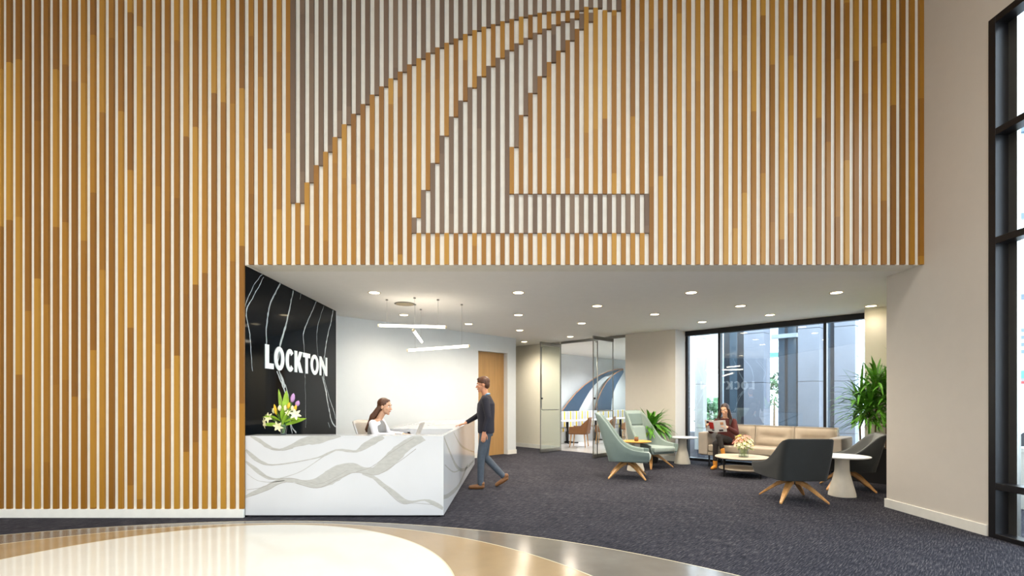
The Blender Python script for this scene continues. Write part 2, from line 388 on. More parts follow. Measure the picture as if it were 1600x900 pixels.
# black stone feature wall with traced white veins
def ribbon(mb, pts, mi, plane, off=0, seed=0, rag=.0):
    """pts: (u, v, w) in the panel; plane maps (u, v) to a point"""
    P = []
    for i in range(len(pts)-1):
        a, b = V(pts[i]), V(pts[i+1])
        n = max(2, int((b-a).length/ .04)) if rag else 6
        p0 = V(pts[max(i-1,0)]); p3 = V(pts[min(i+2,len(pts)-1)])
        for k in range(n):
            t = k/n
            P.append(.5*((2*a)+(b-p0)*t+(2*p0-5*a+4*b-p3)*t*t+(3*a-p0-3*b+p3)*t**3))
    P.append(V(pts[-1])); L_ = []; R_ = []
    if rag > .85:
        P = [p+V((noise.noise(V((i*.35,seed,9)))*.014+noise.noise(V((i*1.3,seed,2)))*.006, 0, 0)) for i, p in enumerate(P)]
    for i, p in enumerate(P):
        d = P[min(i+1,len(P)-1)]-P[max(i-1,0)]; d = V((d.x,d.y)); d = d.normalized() if d.length else V((1,0)); n = V((-d.y,d.x))
        w = max(p.z,.0008)/2
        rg = rag*min(1,.022/w); j1 = 1+rg*noise.noise(V((i*.9,seed,0))); j2 = 1+rg*noise.noise(V((i*.9,seed+5,3)))
        L_.append(plane(p.x+n.x*w*j1, p.y+n.y*w*j1)); R_.append(plane(p.x-n.x*w*j2, p.y-n.y*w*j2))
    n = len(P); mb.add(L_+R_, [(i, i+1, n+i+1, n+i) for i in range(n-1)], mi)
mb = MB(); mb.box((-3.358,YW+.009,0),(-3.25,8.92,ZC-.004))
def bm(pts):   # crop pixels (5x, origin 370,410) on the wall X=-3.25
    out = []
    for x, y, w in pts:
        px, py = 370+x/5, 410+y/5; Y = -3.25*F/(px-CX); z = H+(HY-py)/F*Y
        out.append((Y, max(.93,min(z,ZC-.01)), w/5/F*Y))
    return out
bpl = lambda u, v: (-3.2492, min(max(u,5.90),8.915), v)
BV = [[(200,95,5),(150,150,5),(90,270,7),(63,350,7)],[(210,115,5),(160,210,8),(110,300,8),(72,390,14),(85,470,9),(100,560,10),(110,690,9),(122,850,5)],
 [(340,165,14),(300,240,14),(262,320,16),(240,430,18),(230,540,16),(232,640,12),(235,700,6)],
 [(440,220,14),(425,300,14),(400,420,18),(375,520,22),(345,620,24),(330,720,18),(318,800,14),(340,880,18),(375,980,22)],
 [(500,245,6),(492,290,3)],[(620,305,9),(585,390,9),(545,480,13),(520,560,11),(524,650,5),(535,800,4),(532,900,3)],
 [(680,340,5),(650,430,5),(628,520,8),(625,620,4),(635,740,3)],
 [(752,375,11),(735,470,11),(712,560,14),(690,690,14),(678,800,12),(680,920,14)]]
for i, b_ in enumerate(BV): ribbon(mb, bm(b_), 1, bpl, seed=i, rag=.9)
def bm2(pts): return bm([((370+x/3.75-370)*5, (580+y/3.75-410)*5, w*5/3.75) for x, y, w in pts])
for i, b_ in enumerate([[(235,0,9),(262,70,12),(285,130,10),(305,230,6),(320,320,9),(348,368,10)],[(250,0,8),(275,60,9),(300,140,8),(312,300,8),(325,368,8)],
   [(500,30,9),(520,110,12),(535,200,10),(555,290,10),(578,350,8)],[(510,40,4),(540,150,5),(570,240,6),(578,280,4)],[(400,30,2),(402,180,2),(404,330,3)],[(535,300,4),(545,365,4)]]):
    ribbon(mb, bm2(b_), 1, bpl, seed=30+i, rag=.9)
struct('wall_left_stone', mb, ['blackmarble','blackvein'], 'polished black stone wall with white veins')
struct('trim_1', MB().box((-3.37,8.921,0),(-3.2485,8.945,ZC-.002)), 'white', 'white edge strip of black stone wall')

# LOCKTON lettering
sign = thing('wall_sign', 'white raised LOCKTON letters on the black stone wall', 'sign', (-3.248,6.36,1.835))
LH = .318; LT = .010
def letter_obj(ch, y0, y1):
    w = y1-y0; s = .085*1.0; mb = MB()
    def poly(pts): # pts in (u,v) fraction metres; extrude along +x ; u -> y
        T = Matrix(((0,0,1,0),(1,0,0,y0-6.36),(0,1,0,0),(0,0,0,1)))
        mb.prism(pts, 0, LT, T=T)
    if ch == 'L': poly([(0,0),(w,0),(w,.075),(s+.01,.075),(s+.01,LH),(0,LH)])
    if ch == 'T': poly([(w/2-s/2,0),(w/2+s/2,0),(w/2+s/2,LH-.07),(w,LH-.07),(w,LH),(0,LH),(0,LH-.07),(w/2-s/2,LH-.07)])
    if ch == 'N':
        poly([(0,0),(s*.85,0),(s*.85,.18),(w-s*.85,0),(w,0),(w,LH),(w-s*.85,LH),(w-s*.85,.14),(s*.85,LH),(0,LH)])
    if ch == 'K':
        poly([(0,0),(s,0),(s,.125),(w-.105,0),(w+.01,0),(w-.10,.175),(w-.005,LH),(w-.105,LH),(s,.20),(s,LH),(0,LH)])
    if ch in 'OC':
        n = 36; rx, ry = w/2, LH/2+.006; ix, iy = rx-s*1.02, ry-.062
        a0, a1 = (0, 2*math.pi) if ch == 'O' else (R(42), R(318))
        k = n if ch == 'O' else n
        if ch == 'C': rx *= 1.12; ix = rx-s*1.05
        out = [(w/2+rx*math.cos(a0+(a1-a0)*i/k)+(.0 if ch=='O' else .02), LH/2+ry*math.sin(a0+(a1-a0)*i/k)) for i in range(k+1)]
        inn = [(w/2+ix*math.cos(a0+(a1-a0)*i/k)+(.0 if ch=='O' else .02), LH/2+iy*math.sin(a0+(a1-a0)*i/k)) for i in range(k+1)]
        vs = []; fs = []
        for (a, b), (c, d) in zip(out, inn): vs += [(0,a+y0-6.36,b),(LT,a+y0-6.36,b),(0,c+y0-6.36,d),(LT,c+y0-6.36,d)]
        for i in range(k):
            p, q = 4*i, 4*i+4
            fs += [(p+1,q+1,q+3,p+3),(p,p+1,q+1,q)[::-1],(p+2,q+2,q+3,p+3)[::-1]]
        if ch == 'C': fs += [(0,1,3,2),(4*k,4*k+2,4*k+3,4*k+1)]
        mb.add(vs, fs)
    return mb.build('letter', 'letter', sign)
for ch, a, b in zip('LOCKTON', (6.36,6.60,6.925,7.21,7.50,7.78,8.14), (6.58,6.885,7.16,7.48,7.76,8.10,8.47)): letter_obj(ch, a, b)

# ============================================================ SLATS
YF = 5.86
X_ = lambda px: (px-CX)/F*YF
Z_ = lambda py: H+(HY-py)/F*YF
SW = 7.1/F*YF
C1 = [317,317,285,258,237,214,194,177.6,162.4,147.7,134.9,122.4,111.8,100.5,91,82,74,66.8,60,53,47,41.8,37.5,33,29.5,26,23,20,18,17,16.5,15.8,12,12,15.8,15.8]
xd = [457.0+14.583*i for i in range(36)]        # dark slat centres of the field above the arc
C1d = {round(x): y for x, y in zip(xd, C1)}
C2 = [339.8,296.7,254.4,211.7,181.9,157,136.4,118.8,102.8,90,77.8,67.5,59,51,44.5,38,33,28.7,21,19.5]   # from dark column 646
C3 = [229.5,179.5,145,118.8,96.8,79,62.5,45,33]                      # from dark column 806.8
k0 = 13                                                               # index of column 646
TOP = Z_(HY-1)  # placeholder
cols_d = []; cols_h = []
XD = lambda i: 974.5-14.567*(35.5-i)      # dark lattice
XH = lambda i: XD(i)-7.283                # honey slat left of dark column i
ztop = TZ-.005; zb = Z_(413)
for i in range(36): cols_d.append((XD(i), Z_(C1[i]), ztop))
for j in range(20):
    i = k0+j; top = Z_(C2[j])
    bot = Z_(364) if j < 11 else Z_(C3[j-11])
    cols_d.append((XD(i), bot, top))
for i in range(k0+11, 39): cols_d.append((XD(i), Z_(364), Z_(302.5)))
for i in range(-35, 69):
    x = XH(i)
    if x-4 < (LX/YF*F+CX) or x > 1443: continue
    low = Z_(795.3) if x < 382 else zb
    if i <= 0 or i > 38 : cols_h.append((x, low, ztop)); continue
    # arc field above
    t = Z_(C1[i]) if i < 36 else ztop
    if i == 1: t = Z_(317)
    if i <= k0: cols_h.append((x, low, t)); continue
    j = i-1-k0                                   # dark column to the left
    cols_h.append((x, low, Z_(364)))
    if i < k0+11: cols_h.append((x, Z_(C2[j]), t))
    else:
        m_ = i-(k0+11)
        if m_ < 8: cols_h.append((x, Z_(C2[j]), t)); cols_h.append((x, Z_(302.5), Z_(C3[m_])))
        elif i < 36: cols_h.append((x, Z_(302.5), t if m_ > 8 else Z_(10.5)))
        else: cols_h.append((x, Z_(302.5), ztop))
ext = [i for i in range(-80,-35)]
for i in ext:
    x = XH(i)
    if X_(x) > LX+.06: cols_h.append((x, Z_(795.3), ztop))
clad = thing('slat_cladding', 'honey timber slats covering the tall lobby wall around the opening', 'wall cladding', (0,YF,0))
for part, test in (('slat_panel', lambda x: x < 382), ('slat_panel', lambda x: x >= 382)):
    mb = MB()
    for x, a, b in cols_h:
        if test(x) and b-a > .004: mb.box((X_(x)-SW/2,0,a),(X_(x)+SW/2,YW-YF-.0005,b))
    mb.build(part, 'honey', clad)
emb = thing('slat_emblem', 'taupe stained slats shaping a swooping arc and L above the opening', 'emblem', (0,YF,0))
for part, sl in (('arc_field', cols_d[:36]), ('swoosh', cols_d[36:56]), ('foot_bar', cols_d[56:])):
    mb = MB()
    for x, a, b in sl: mb.box((X_(x)-SW/2,.0004,a),(X_(x)+SW/2,YW-YF-.0005,b))
    mb.build(part, 'taupe', emb)
# ============================================================ RECEPTION DESK
desk = thing('reception_desk', 'long white stone reception desk with grey veins', 'reception desk', (-3.2495,5.90,0))
DO = V((-3.2495,5.90,0)); DX = -.846; DT = .985; DE = 10.65
def shift(mb, o=DO):
    mb.v = [(x-o.x, y-o.y, z-o.z) for x, y, z in mb.v]; return mb
mb = MB(); mb.prism([(-3.2495,5.90),(DX,5.90),(DX,DE),(DX-.05,DE),(DX-.05,5.95),(-3.2495,5.95)], .022, DT)
mb.prism([(-3.2495,5.95),(DX-.05,5.95),(DX-.05,6.17),(-3.2495,6.17)], DT-.05, DT)
def dk(pts): # crop pixels (3.75x, origin 370,580) on the desk front
    out = []
    for x, y, w in pts:
        px, py = 370+x/3.75, 580+y/3.75
        out.append((min(max((px-CX)/F*5.90,-3.2485),DX-.001), min(max(H+(HY-py)/F*5.90,.035),DT-.002), w/3.75/F*5.90))
    return out
dpl = lambda u, v: (min(max(u,-3.2485),DX-.001), 5.8992, min(max(v,.033),DT-.001))
DV = [[(80,378,10),(130,405,22),(190,446,20),(250,460,12),(320,440,22),(400,410,46),(480,402,48),(540,390,30),(610,378,12)],
 [(45,460,15),(100,505,24),(160,540,15),(210,549,7),(300,538,4),(400,522,5),(480,505,8),(530,485,14),(580,462,9),(640,465,16),(700,470,14),(740,445,35),(800,410,40),(860,378,30)],
 [(45,528,12),(110,575,24),(170,618,20),(230,632,9),(310,612,4),(380,585,4),(450,540,4),(510,498,6)],
 [(45,735,14),(100,715,25),(180,680,32),(250,645,27),(320,638,20),(400,655,32),(470,655,60),(540,625,84),(600,590,84),(680,566,58),(740,580,38),(800,585,45),(860,555,72),(930,490,80),(1000,430,64),(1095,375,56)],
 [(735,600,12),(800,622,20),(860,670,26),(920,715,32),(980,762,30),(1030,765,12),(1100,755,10),(1150,772,26),(1215,805,20)],
 [(60,600,3),(120,640,3),(200,650,4),(280,640,4)]]
for i, b_ in enumerate(DV): ribbon(mb, dk(b_), 1, dpl, seed=60+i, rag=.35)
dpf = lambda u, v: (min(max(u,-3.2485),DX-.001), 5.8986, min(max(v,.033),DT-.001))
for i, b_ in enumerate([[(45,742,2),(180,697,3),(250,660,3),(320,650,3),(470,684,4),(600,628,3),(680,595,3),(760,600,3),(830,605,3),(950,530,3),(1050,455,4)],
   [(60,695,3),(150,680,3),(260,632,3),(330,628,3),(420,650,2),(480,660,2),(560,630,2),(650,580,2)],[(700,590,3),(790,560,3),(900,480,3),(1040,390,3)],
   [(100,520,2),(170,550,2),(280,545,2),(420,520,2)],[(130,600,2),(220,636,2)],[(200,455,3),(270,464,3),(330,450,3)],[(860,680,3),(960,772,3),(1040,772,2),(1150,782,3)]]):
    ribbon(mb, dk(b_), 2, dpf, seed=90+i, rag=.8)
spl = lambda u, v: (DX+.0006, min(max(u,5.905),DE-.01), min(max(v,.033),DT-.002))
for i, b_ in enumerate([[(5.91,.24,.05),(6.5,.16,.06),(7.6,.10,.06),(9.0,.22,.05)],[(5.95,.96,.03),(6.5,.72,.05),(7.3,.42,.06),(8.4,.22,.05),(10.4,.12,.05)],[(6.9,.96,.02),(7.8,.70,.04),(9.0,.50,.03),(10.5,.30,.02)],[(6.0,.62,.015),(6.9,.40,.02),(7.9,.30,.015)]]):
    ribbon(mb, b_, 1, spl, seed=120+i, rag=.4)
shift(mb).build('stone_front', ['marble','marblevein','marblefine'], desk)
mb = MB(); mb.box((-3.2,5.94,0),(DX-.04,6.1,.022)); mb.box((DX-.35,5.94,0),(DX-.04,DE-.05,.022)); shift(mb).build('plinth', 'black', desk)
mb = MB(); mb.prism([(-1.60,6.22),(DX-.052,6.22),(DX-.052,7.35),(-1.60,7.35)], .84, .88); shift(mb).build('work_surface', 'marble', desk)
mb = MB(); mb.box((-1.88,7.36,DT-.05),(DX-.052,DE,DT-.001)); mb.box((-1.88,7.36,.03),(DX-.052,7.40,DT-.05)); mb.box((-1.88,DE-.05,.03),(DX-.052,DE,DT-.05)); mb.box((-1.60,7.36,.03),(-1.56,DE-.05,DT-.05)); shift(mb).build('counter_top', 'marble', desk)

lap = thing('laptop', 'open pale grey laptop behind the desk ledge', 'laptop', (-1.36,6.85,.881))
MB().box((-.25,-.16,0),(0,.16,.014)).build('keyboard_base', 'laptop', lap, bevel=.004)
T = Matrix.Translation((0,0,.014)) @ Matrix.Rotation(R(22), 4, 'Y')
ld = MB().box((-.006,-.16,0),(.004,.16,.225), T=T).build('lid', 'laptop', lap, bevel=.003)
MB().box((-.0075,-.15,.012),(-.0062,.15,.215), T=T).build('screen', 'screen', ld)
for i, (x, y, r) in enumerate([(-1.15,6.62,.3),(-1.10,6.90,-.2)]):
    o = MB().box((-.105,-.148,0),(.105,.148,.004+.004*i)).build('paper_sheet', 'paper'); o.location = (x,y,.8812); o.rotation_euler = (0,0,r)
    tag(o, ['loose white paper sheet on the desk nearest the stone front','loose white paper stack on the desk behind the laptop lid'][i], 'paper', 'papers on the desk')

# office chair of the receptionist
oc = thing('office_chair', 'pale mesh backed office chair behind the receptionist', 'chair', (-1.97,6.98,0), R(-6))
mb = MB()
rows = []
for k in range(9):
    z = .66+.40*k/8; w = .20+.05*math.sin(k/8*math.pi*.6)
    rows.append([(-.15-.13*k/8+.05*(abs(t)**2), t*w, z+.06+.015*(1-abs(t)) ) for t in [-1+2*q/10 for q in range(11)]])
mb.add([p for r in rows for p in r], [(a*11+b, a*11+b+1, (a+1)*11+b+1, (a+1)*11+b) for a in range(8) for b in range(10)])
mb.build('backrest', 'laptop', oc, smooth=True, solid=.025)
mb = MB().lathe([(.0,0),(.2,0),(.24,.03),(.24,.06),(.2,.08),(0,.085)], (0,0,.50)); mb.build('seat', 'vest', oc, smooth=True)
mb = MB(); mb.tube([(0,0,.08),(0,0,.5)], .028); mb.build('gas_column', 'steel', oc, smooth=True)
mb = MB(); mb.tube([(-.05,0,.49),(-.20,0,.52),(-.185,0,.80)], .02); mb.build('back_support', 'black', oc, smooth=True)
mb = MB(); mb.lathe([(.20,0),(.215,0),(.215,.02),(.20,.02)], (0,0,.26)); mb.build('foot_ring', 'steel', oc)
for k in range(5):
    a = 2*math.pi*k/5+.3; mb = MB(); mb.tube([(0,0,.10),(.30*math.cos(a),.30*math.sin(a),.07)], [.025,.016])
    lg = mb.build('base_arm', 'black', oc, smooth=True)
    MB().ell((.30*math.cos(a),.30*math.sin(a),.032), (.03,.03,.032)).build('caster', 'black', lg, smooth=True)

# ============================================================ LOUNGE CHAIRS
def lounge(name, label, outer, inner, Hb, high, loc, rz, back_w=.29, group=None):
    t = thing(name, label, 'lounge chair', loc, rz, group)
    # plan path from left arm tip round the back to the right arm tip
    def pt(u):                     # u in [-1,1]
        s = 1 if u >= 0 else -1; a = abs(u)
        if a < .34:                # back panel
            return V((-.34, s*back_w*a/.34)), 1.0
        if a < .44:
            q = (a-.34)/.10*math.pi/2
            return V((-.34+.07*(1-math.cos(q)), s*(back_w+.045*math.sin(q)))), 1-.10*(1-math.cos(q))
        q = (a-.44)/.56
        return V((-.27+.66*q, s*(back_w+.045+.075*q-.02*q*q))), (.90*math.exp(-(q*5.2)**1.15) if high else .90*math.exp(-(q*4.2)**1.3))
    NU, NV = 56, 10; rows = []
    za = .50
    for j in range(NV+1):
        v = j/NV; row = []
        for i in range(NU+1):
            u = -1+2*i/NU; p, hb = pt(u); q = max(0, (abs(u)-.44)/.56)
            hb2 = hb
            top = (za+.06-.06*q) + (Hb-za-.06)*hb2
            bot = .315+.02*q*q if q else .315
            z = bot+(top-bot)*v
            rec = (.26 if high else .20)*max(0, z-.34)*(hb2*.9+.1)*(1 if q < .5 else 1)
            nar = 1-(.10 if not high else .26)*max(0, (z-.5))/(.6)*hb2
            x = p.x-rec + (.035*(1-v) if abs(u) < .45 else 0)
            bel = .90+.10*min(1, v*1.6)
            row.append((x, p.y*nar*bel, z))
        rows.append(row)
    W = NU+1
    mb = MB(); mb.add([p for r in rows for p in r], [(a*W+b, (a+1)*W+b, (a+1)*W+b+1, a*W+b+1) for a in range(NV) for b in range(NU)])
    sh = mb.build('shell', outer, t, smooth=True, solid=.034)
    q = sh.modifiers.new('b', 'BEVEL'); q.width = .012; q.segments = 2; q.limit_method = 'ANGLE'; q.angle_limit = R(50)
    # inner lining
    rows2 = []
    for j in range(1, NV+1):
        row = []
        for i in range(2, NU-1):
            x, y, z = rows[j][i]; u = -1+2*i/NU
            cx = .05; d = V((cx-x, -y)); d = d.normalized()*.024
            row.append((x+d.x, y+d.y, z-.006))
        rows2.append(row)
    W2 = len(rows2[0]); mb = MB()
    mb.add([p for r in rows2 for p in r], [(a*W2+b, (a+1)*W2+b, (a+1)*W2+b+1, a*W2+b+1) for a in range(NV-1) for b in range(W2-1)])
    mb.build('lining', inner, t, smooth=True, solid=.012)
    # seat pad and underside
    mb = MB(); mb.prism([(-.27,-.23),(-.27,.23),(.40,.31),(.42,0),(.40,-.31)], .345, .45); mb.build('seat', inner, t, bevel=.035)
    mb = MB(); mb.prism([(-.28,-.24),(-.28,.24),(.36,.315),(.36,-.315)], .305, .35); mb.build('seat_base', outer, t, bevel=.012)
    if high:
        mb = MB(); mb.prism([(-.022,-.205),(-.022,.205),(.022,.205),(.022,-.205)], -.13,.13); T = Matrix.Translation((-.335-.135,0,1.0)) @ Matrix.Rotation(R(-14),4,'Y')
        mb.v = [tuple(T@V(p)) for p in mb.v]; mb.build('headrest', outer, t, bevel=.02)
        mb = MB(); mb.box((-.03,-.19,-.19),(.03,.19,.19)); T = Matrix.Translation((-.335,0,.66)) @ Matrix.Rotation(R(-14),4,'Y')
        mb.v = [tuple(T@V(p)) for p in mb.v]; mb.build('back_cushion', inner, t, bevel=.028)
    MB().lathe([(.06,0),(.06,.04),(.03,.05),(.03,.075),(.09,.085),(.09,.09)], (0,0,.225), 20).build('swivel_hub', 'black', t, smooth=False, bevel=.002)
    for k in range(4):
        a = R(45+90*k); c, s_ = math.cos(a), math.sin(a); P = []
        prof = [(.02,.262,.034,.028),(.10,.258,.037,.032),(.20,.210,.036,.030),(.33,.112,.029,.022),(.455,.012,.017,.012)]
        mb = MB(); rs = []
        for r, z, w, h in prof:
            rs.append([(r*c-s_*w*dx-0*c, r*s_+c*w*dx, max(.001, z+h*dz)) for dx, dz in ((-1,-1),(1,-1),(1,1),(-1,1))])
        mb.rings(rs); mb.build('leg', 'legwood', t, bevel=.006)
    return t
lounge('lounge_chair', 'dark charcoal swivel lounge chair seen from behind, beside the white pedestal table', 'charcoal', 'greywool', .90, False, (3.98,6.93,0), R(87))
lounge('lounge_chair', 'dark grey swivel lounge chair partly behind the white pedestal table, by the black planter', 'charcoal', 'greywool', .90, False, (5.35,7.80,0), R(156))
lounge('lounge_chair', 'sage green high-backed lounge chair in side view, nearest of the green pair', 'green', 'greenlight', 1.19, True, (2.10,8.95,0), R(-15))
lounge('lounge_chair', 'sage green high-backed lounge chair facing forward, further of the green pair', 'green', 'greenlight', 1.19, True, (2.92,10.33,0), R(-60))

# ============================================================ TABLES
def pedestal(label, loc, top, r=.34):
    t = thing('pedestal_table', label, 'side table', loc)
    MB().lathe([(0,.568),(r-.05,.568),(r-.004,.582),(r,.588),(r-.002,.594),(0,.596)], n=56).build('tabletop', top, t, smooth=False, bevel=.001)
    mb = MB(); rs = []
    for z, h in ((0,.165),(.04,.162),(.16,.134),(.28,.106),(.37,.089),(.50,.085),(.568,.087)):
        rs.append([(h*math.copysign(abs(math.cos(a))**.75, math.cos(a)), h*math.copysign(abs(math.sin(a))**.75, math.sin(a)), z) for a in [2*math.pi*k/32+.4 for k in range(32)]])
    mb.rings(rs); mb.build('pedestal', 'tablestone', t, smooth=False, bevel=.001)
    return t
pedestal('white topped cast pedestal side table between the two dark grey chairs', (4.88,7.22,0), 'tablewhite', .36)
pedestal('white topped pedestal side table between the pier and the sofa end', (3.78,10.88,0), 'tablewhite', .33)
pedestal('oak topped pedestal side table between the two green chairs', (2.47,9.82,0), 'tableoak', .31)
cu = thing('candle_cup', 'small brown cup holding a sprig on the oak topped table', 'cup', (2.46,9.72,.5965))
MB().lathe([(.03,0),(.04,.01),(.042,.09),(.036,.09),(.034,.015),(0,.012)], n=24).build('cup', 'leather', cu, smooth=True)
MB().ell((0,0,.08),(.03,.03,.025)).build('moss', 'leaf', cu, smooth=True)
# round coffee table
ct = thing('coffee_table', 'round low timber topped coffee table with black metal frame', 'coffee table', (4.30,9.15,0))
MB().lathe([(0,.338),(.46,.338),(.47,.345),(.47,.355),(.463,.362),(0,.362)], n=64).build('tabletop', 'tabletan', ct, bevel=.001)
MB().lathe([(0,.13),(.40,.13),(.405,.14),(.40,.15),(0,.15)], n=56).build('shelf', 'tabletan', ct)
mb = MB()
for z in (.325,.12):
    rr = [(r, zz) for r, zz in ((.418,z),(.433,z),(.433,z+.013),(.418,z+.013))]
    n = 56; mb.rings([[(r*math.cos(2*math.pi*k/n), r*math.sin(2*math.pi*k/n), zz) for k in range(n)] for r, zz in rr+[rr[0]]], caps=False)
mb.build('frame_ring', 'black', ct)
for k in range(4):
    a = R(200+90*k); c, s_ = .428*math.cos(a), .428*math.sin(a)
    MB().box((c-.012,s_-.012,0),(c+.012,s_+.012,.337)).build('leg', 'black', ct, bevel=.002)

# ============================================================ SOFA (local x along the window, local -y towards the room)
U = V((.7071,-.7071,0)); O = V((3.96,10.42,0))
sofa = thing('sofa', 'long beige three seat sofa against the lounge window', 'sofa', (O.x,O.y,0), R(-45))
SL = 2.60
mb = MB(); mb.box((.03,.03,.25),(SL-.03,.86,.33)); mb.build('base', 'sofa', sofa, bevel=.015)
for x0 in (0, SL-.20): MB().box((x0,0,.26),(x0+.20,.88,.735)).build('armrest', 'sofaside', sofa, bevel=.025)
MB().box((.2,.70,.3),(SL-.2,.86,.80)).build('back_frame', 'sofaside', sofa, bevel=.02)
w = (SL-.40)/3
for k in range(3):
    x0 = .20+k*w
    MB().box((x0+.003,.01,.33),(x0+w-.003,.66,.475)).build('seat_cushion', 'sofa', sofa, bevel=.03)
    mb = MB(); N1, N2 = 16, 10
    vs = []; fs = []
    for a in range(N1+1):
        for b in range(N2+1):
            s_, t_ = a/N1, b/N2
            edge = min(1, min(s_, 1-s_)*9)**.5*min(1, min(t_, 1-t_)*7)**.5
            tuft = .05*math.exp(-((t_-.52)/.07)**2)*min(1, max(0,(min(s_,1-s_)-.16))*12)
            vs.append((x0+.004+(w-.008)*s_, .66-.0*t_+.05*t_-.02-.075*edge+tuft, .46+.43*t_))
    W = N2+1
    fs = [(a*W+b, (a+1)*W+b, (a+1)*W+b+1, a*W+b+1) for a in range(N1) for b in range(N2)]
    n0 = len(vs); 
    for a in range(N1+1):
        for b in range(N2+1): vs.append((x0+.004+(w-.008)*a/N1, .80, .46+.43*b/N2))
    fs += [(n0+a*W+b, n0+a*W+b+1, n0+(a+1)*W+b+1, n0+(a+1)*W+b) for a in range(N1) for b in range(N2)]
    for a in range(N1):
        for b in (0, N2): fs.append((a*W+b, n0+a*W+b, n0+(a+1)*W+b, (a+1)*W+b) if b else (a*W+b, (a+1)*W+b, n0+(a+1)*W+b, n0+a*W+b))
    for b in range(N2):
        for a in (0, N1): fs.append((a*W+b, a*W+b+1, n0+a*W+b+1, n0+a*W+b) if a else (a*W+b, n0+a*W+b, n0+a*W+b+1, a*W+b+1))
    mb.add(vs, fs); mb.build('back_cushion', 'sofa', sofa, smooth=True)
for x0 in (.18, 1.26, SL-.22):
    for y0 in (.10,.74): MB().box((x0,y0,0),(x0+.025,y0+.025,.255)).build('leg', 'black', sofa)

# ============================================================ WINDOWS AND GLASS DOORS
def diag(s, X0, Y0): return V((X0+.7071*s, Y0-.7071*s, 0))
Tw = Matrix.Translation((4.11,11.61,0)) @ Matrix.Rotation(R(-45),4,'Z')      # local x runs along the window
WLn = 3.60
mb = MB(); mb.box((0,-.02,2.94),(WLn,.12,ZC)); mb.box((0,-.02,0),(WLn,.12,.06)); mb.box((0,0,.06),(.06,.12,2.94)); mb.box((WLn-.06,0,.06),(WLn,.12,2.94))
w1 = struct('window_1', mb, 'black', 'black framed lounge window wall', T=Tw, bevel=.003)
for s in (.80, 2.87): MB().box((s-.026,-.01,.06),(s+.026,.12,2.94)).build('mullion', 'black', w1, T=Tw, bevel=.002)
for a, b in ((.06,.774),(.826,2.844),(2.896,WLn-.06)): MB().box((a,.055,.06),(b,.063,2.94)).build('pane', 'winglass', w1, T=Tw)
# storefront in the right hand wall
mb = MB(); zt = 5.36
mb.box((RX-.01,4.985,0),(RX+.13,5.06,zt)); mb.box((RX-.01,BY,0),(RX+.13,4.985,.05)); mb.box((RX-.01,BY,zt-.075),(RX+.13,4.985,zt))
for z in (.50,3.02,4.135): mb.box((RX-.01,BY,z),(RX+.13,4.985,z+.07))
w2 = struct('window_2', mb, 'black', 'tall black framed storefront window', bevel=.004)
for y in (3.2,1.4,-.4,-2.2,-4.0,-5.8,-7.6): MB().box((RX-.01,y-.035,.05),(RX+.13,y+.035,zt-.075)).build('mullion', 'black', w2)
MB().box((RX+.125,4.90,.05),(RX+.165,4.985,zt-.075)).build('glazing_stop', 'steel', w2)
MB().box((RX+.14,BY,.05),(RX+.148,4.98,zt-.075)).build('pane', 'winglass', w2)
# glass partition: fixed light and head channel
mb = MB(); wallseg(mb, (1.335,13.665), (2.805,12.195), .05, 2.99, 3.05)
struct('trim_2', mb, 'steel', 'steel head channel over the glass doors')
mb = MB(); wallseg(mb, (2.56,12.44), (2.805,12.195), .012, .01, 2.99); pn = struct('window_3', mb, 'glass', 'narrow fixed glass light beside the glass doors')
def gdoor(n, label, hx, hy, hand):
    L = .86
    T = Matrix.Translation((hx,hy,0)) @ Matrix.Rotation(R(225),4,'Z')    # local x from hinge to free edge
    d = struct(n, MB().box((.012,-.006,.10),(L-.012,.006,2.90)), 'glass', label, T=T)
    MB().box((0,-.022,.008),(L,.022,.10)).build('bottom_rail', 'steel', d, T=T, bevel=.003)
    MB().box((0,-.022,2.90),(L,.022,2.985)).build('top_rail', 'steel', d, T=T, bevel=.003)
    MB().box((L-.014,-.010,.10),(L+.004,.010,2.90)).build('edge_strip', 'steel', d, T=T)
    MB().box((-.004,-.010,.10),(.010,.010,2.90)).build('edge_strip', 'steel', d, T=T)
    mb = MB(); y = .055*hand
    mb.tube([(L-.10,y,2.86),(L-.10,y,1.2),(L-.095,y,1.165),(L-.06-.02,y,1.15),(.08,y,1.15)] if 0 else [(L-.10,y,2.86),(L-.10,y,1.22),(L-.11,y,1.17),(L-.15,y,1.15),(.06,y,1.15)], .012, 10)
    mb.tube([(L-.10,0,2.84),(L-.10,y,2.84)], .01, 8); mb.tube([(.08,0,1.15),(.08,y,1.15)], .01, 8)
    if n == 'door_3': mb.tube([(L-.10,y,1.22),(L-.10,y,.06)], .012, 10)
    mb.build('pull_handle', 'steel', d, T=T, smooth=True)
    MB().tube([(L-.05,-.03,1.46),(L-.05,.03,1.46)], .022, 14).build('lock', 'black', d, T=T, smooth=True)
gdoor('door_2', 'open glass door leaf next to the cream hall wall', 1.335, 13.66, -1)
gdoor('door_3', 'open glass door leaf behind the sage green chair', 2.55, 12.44, 1)

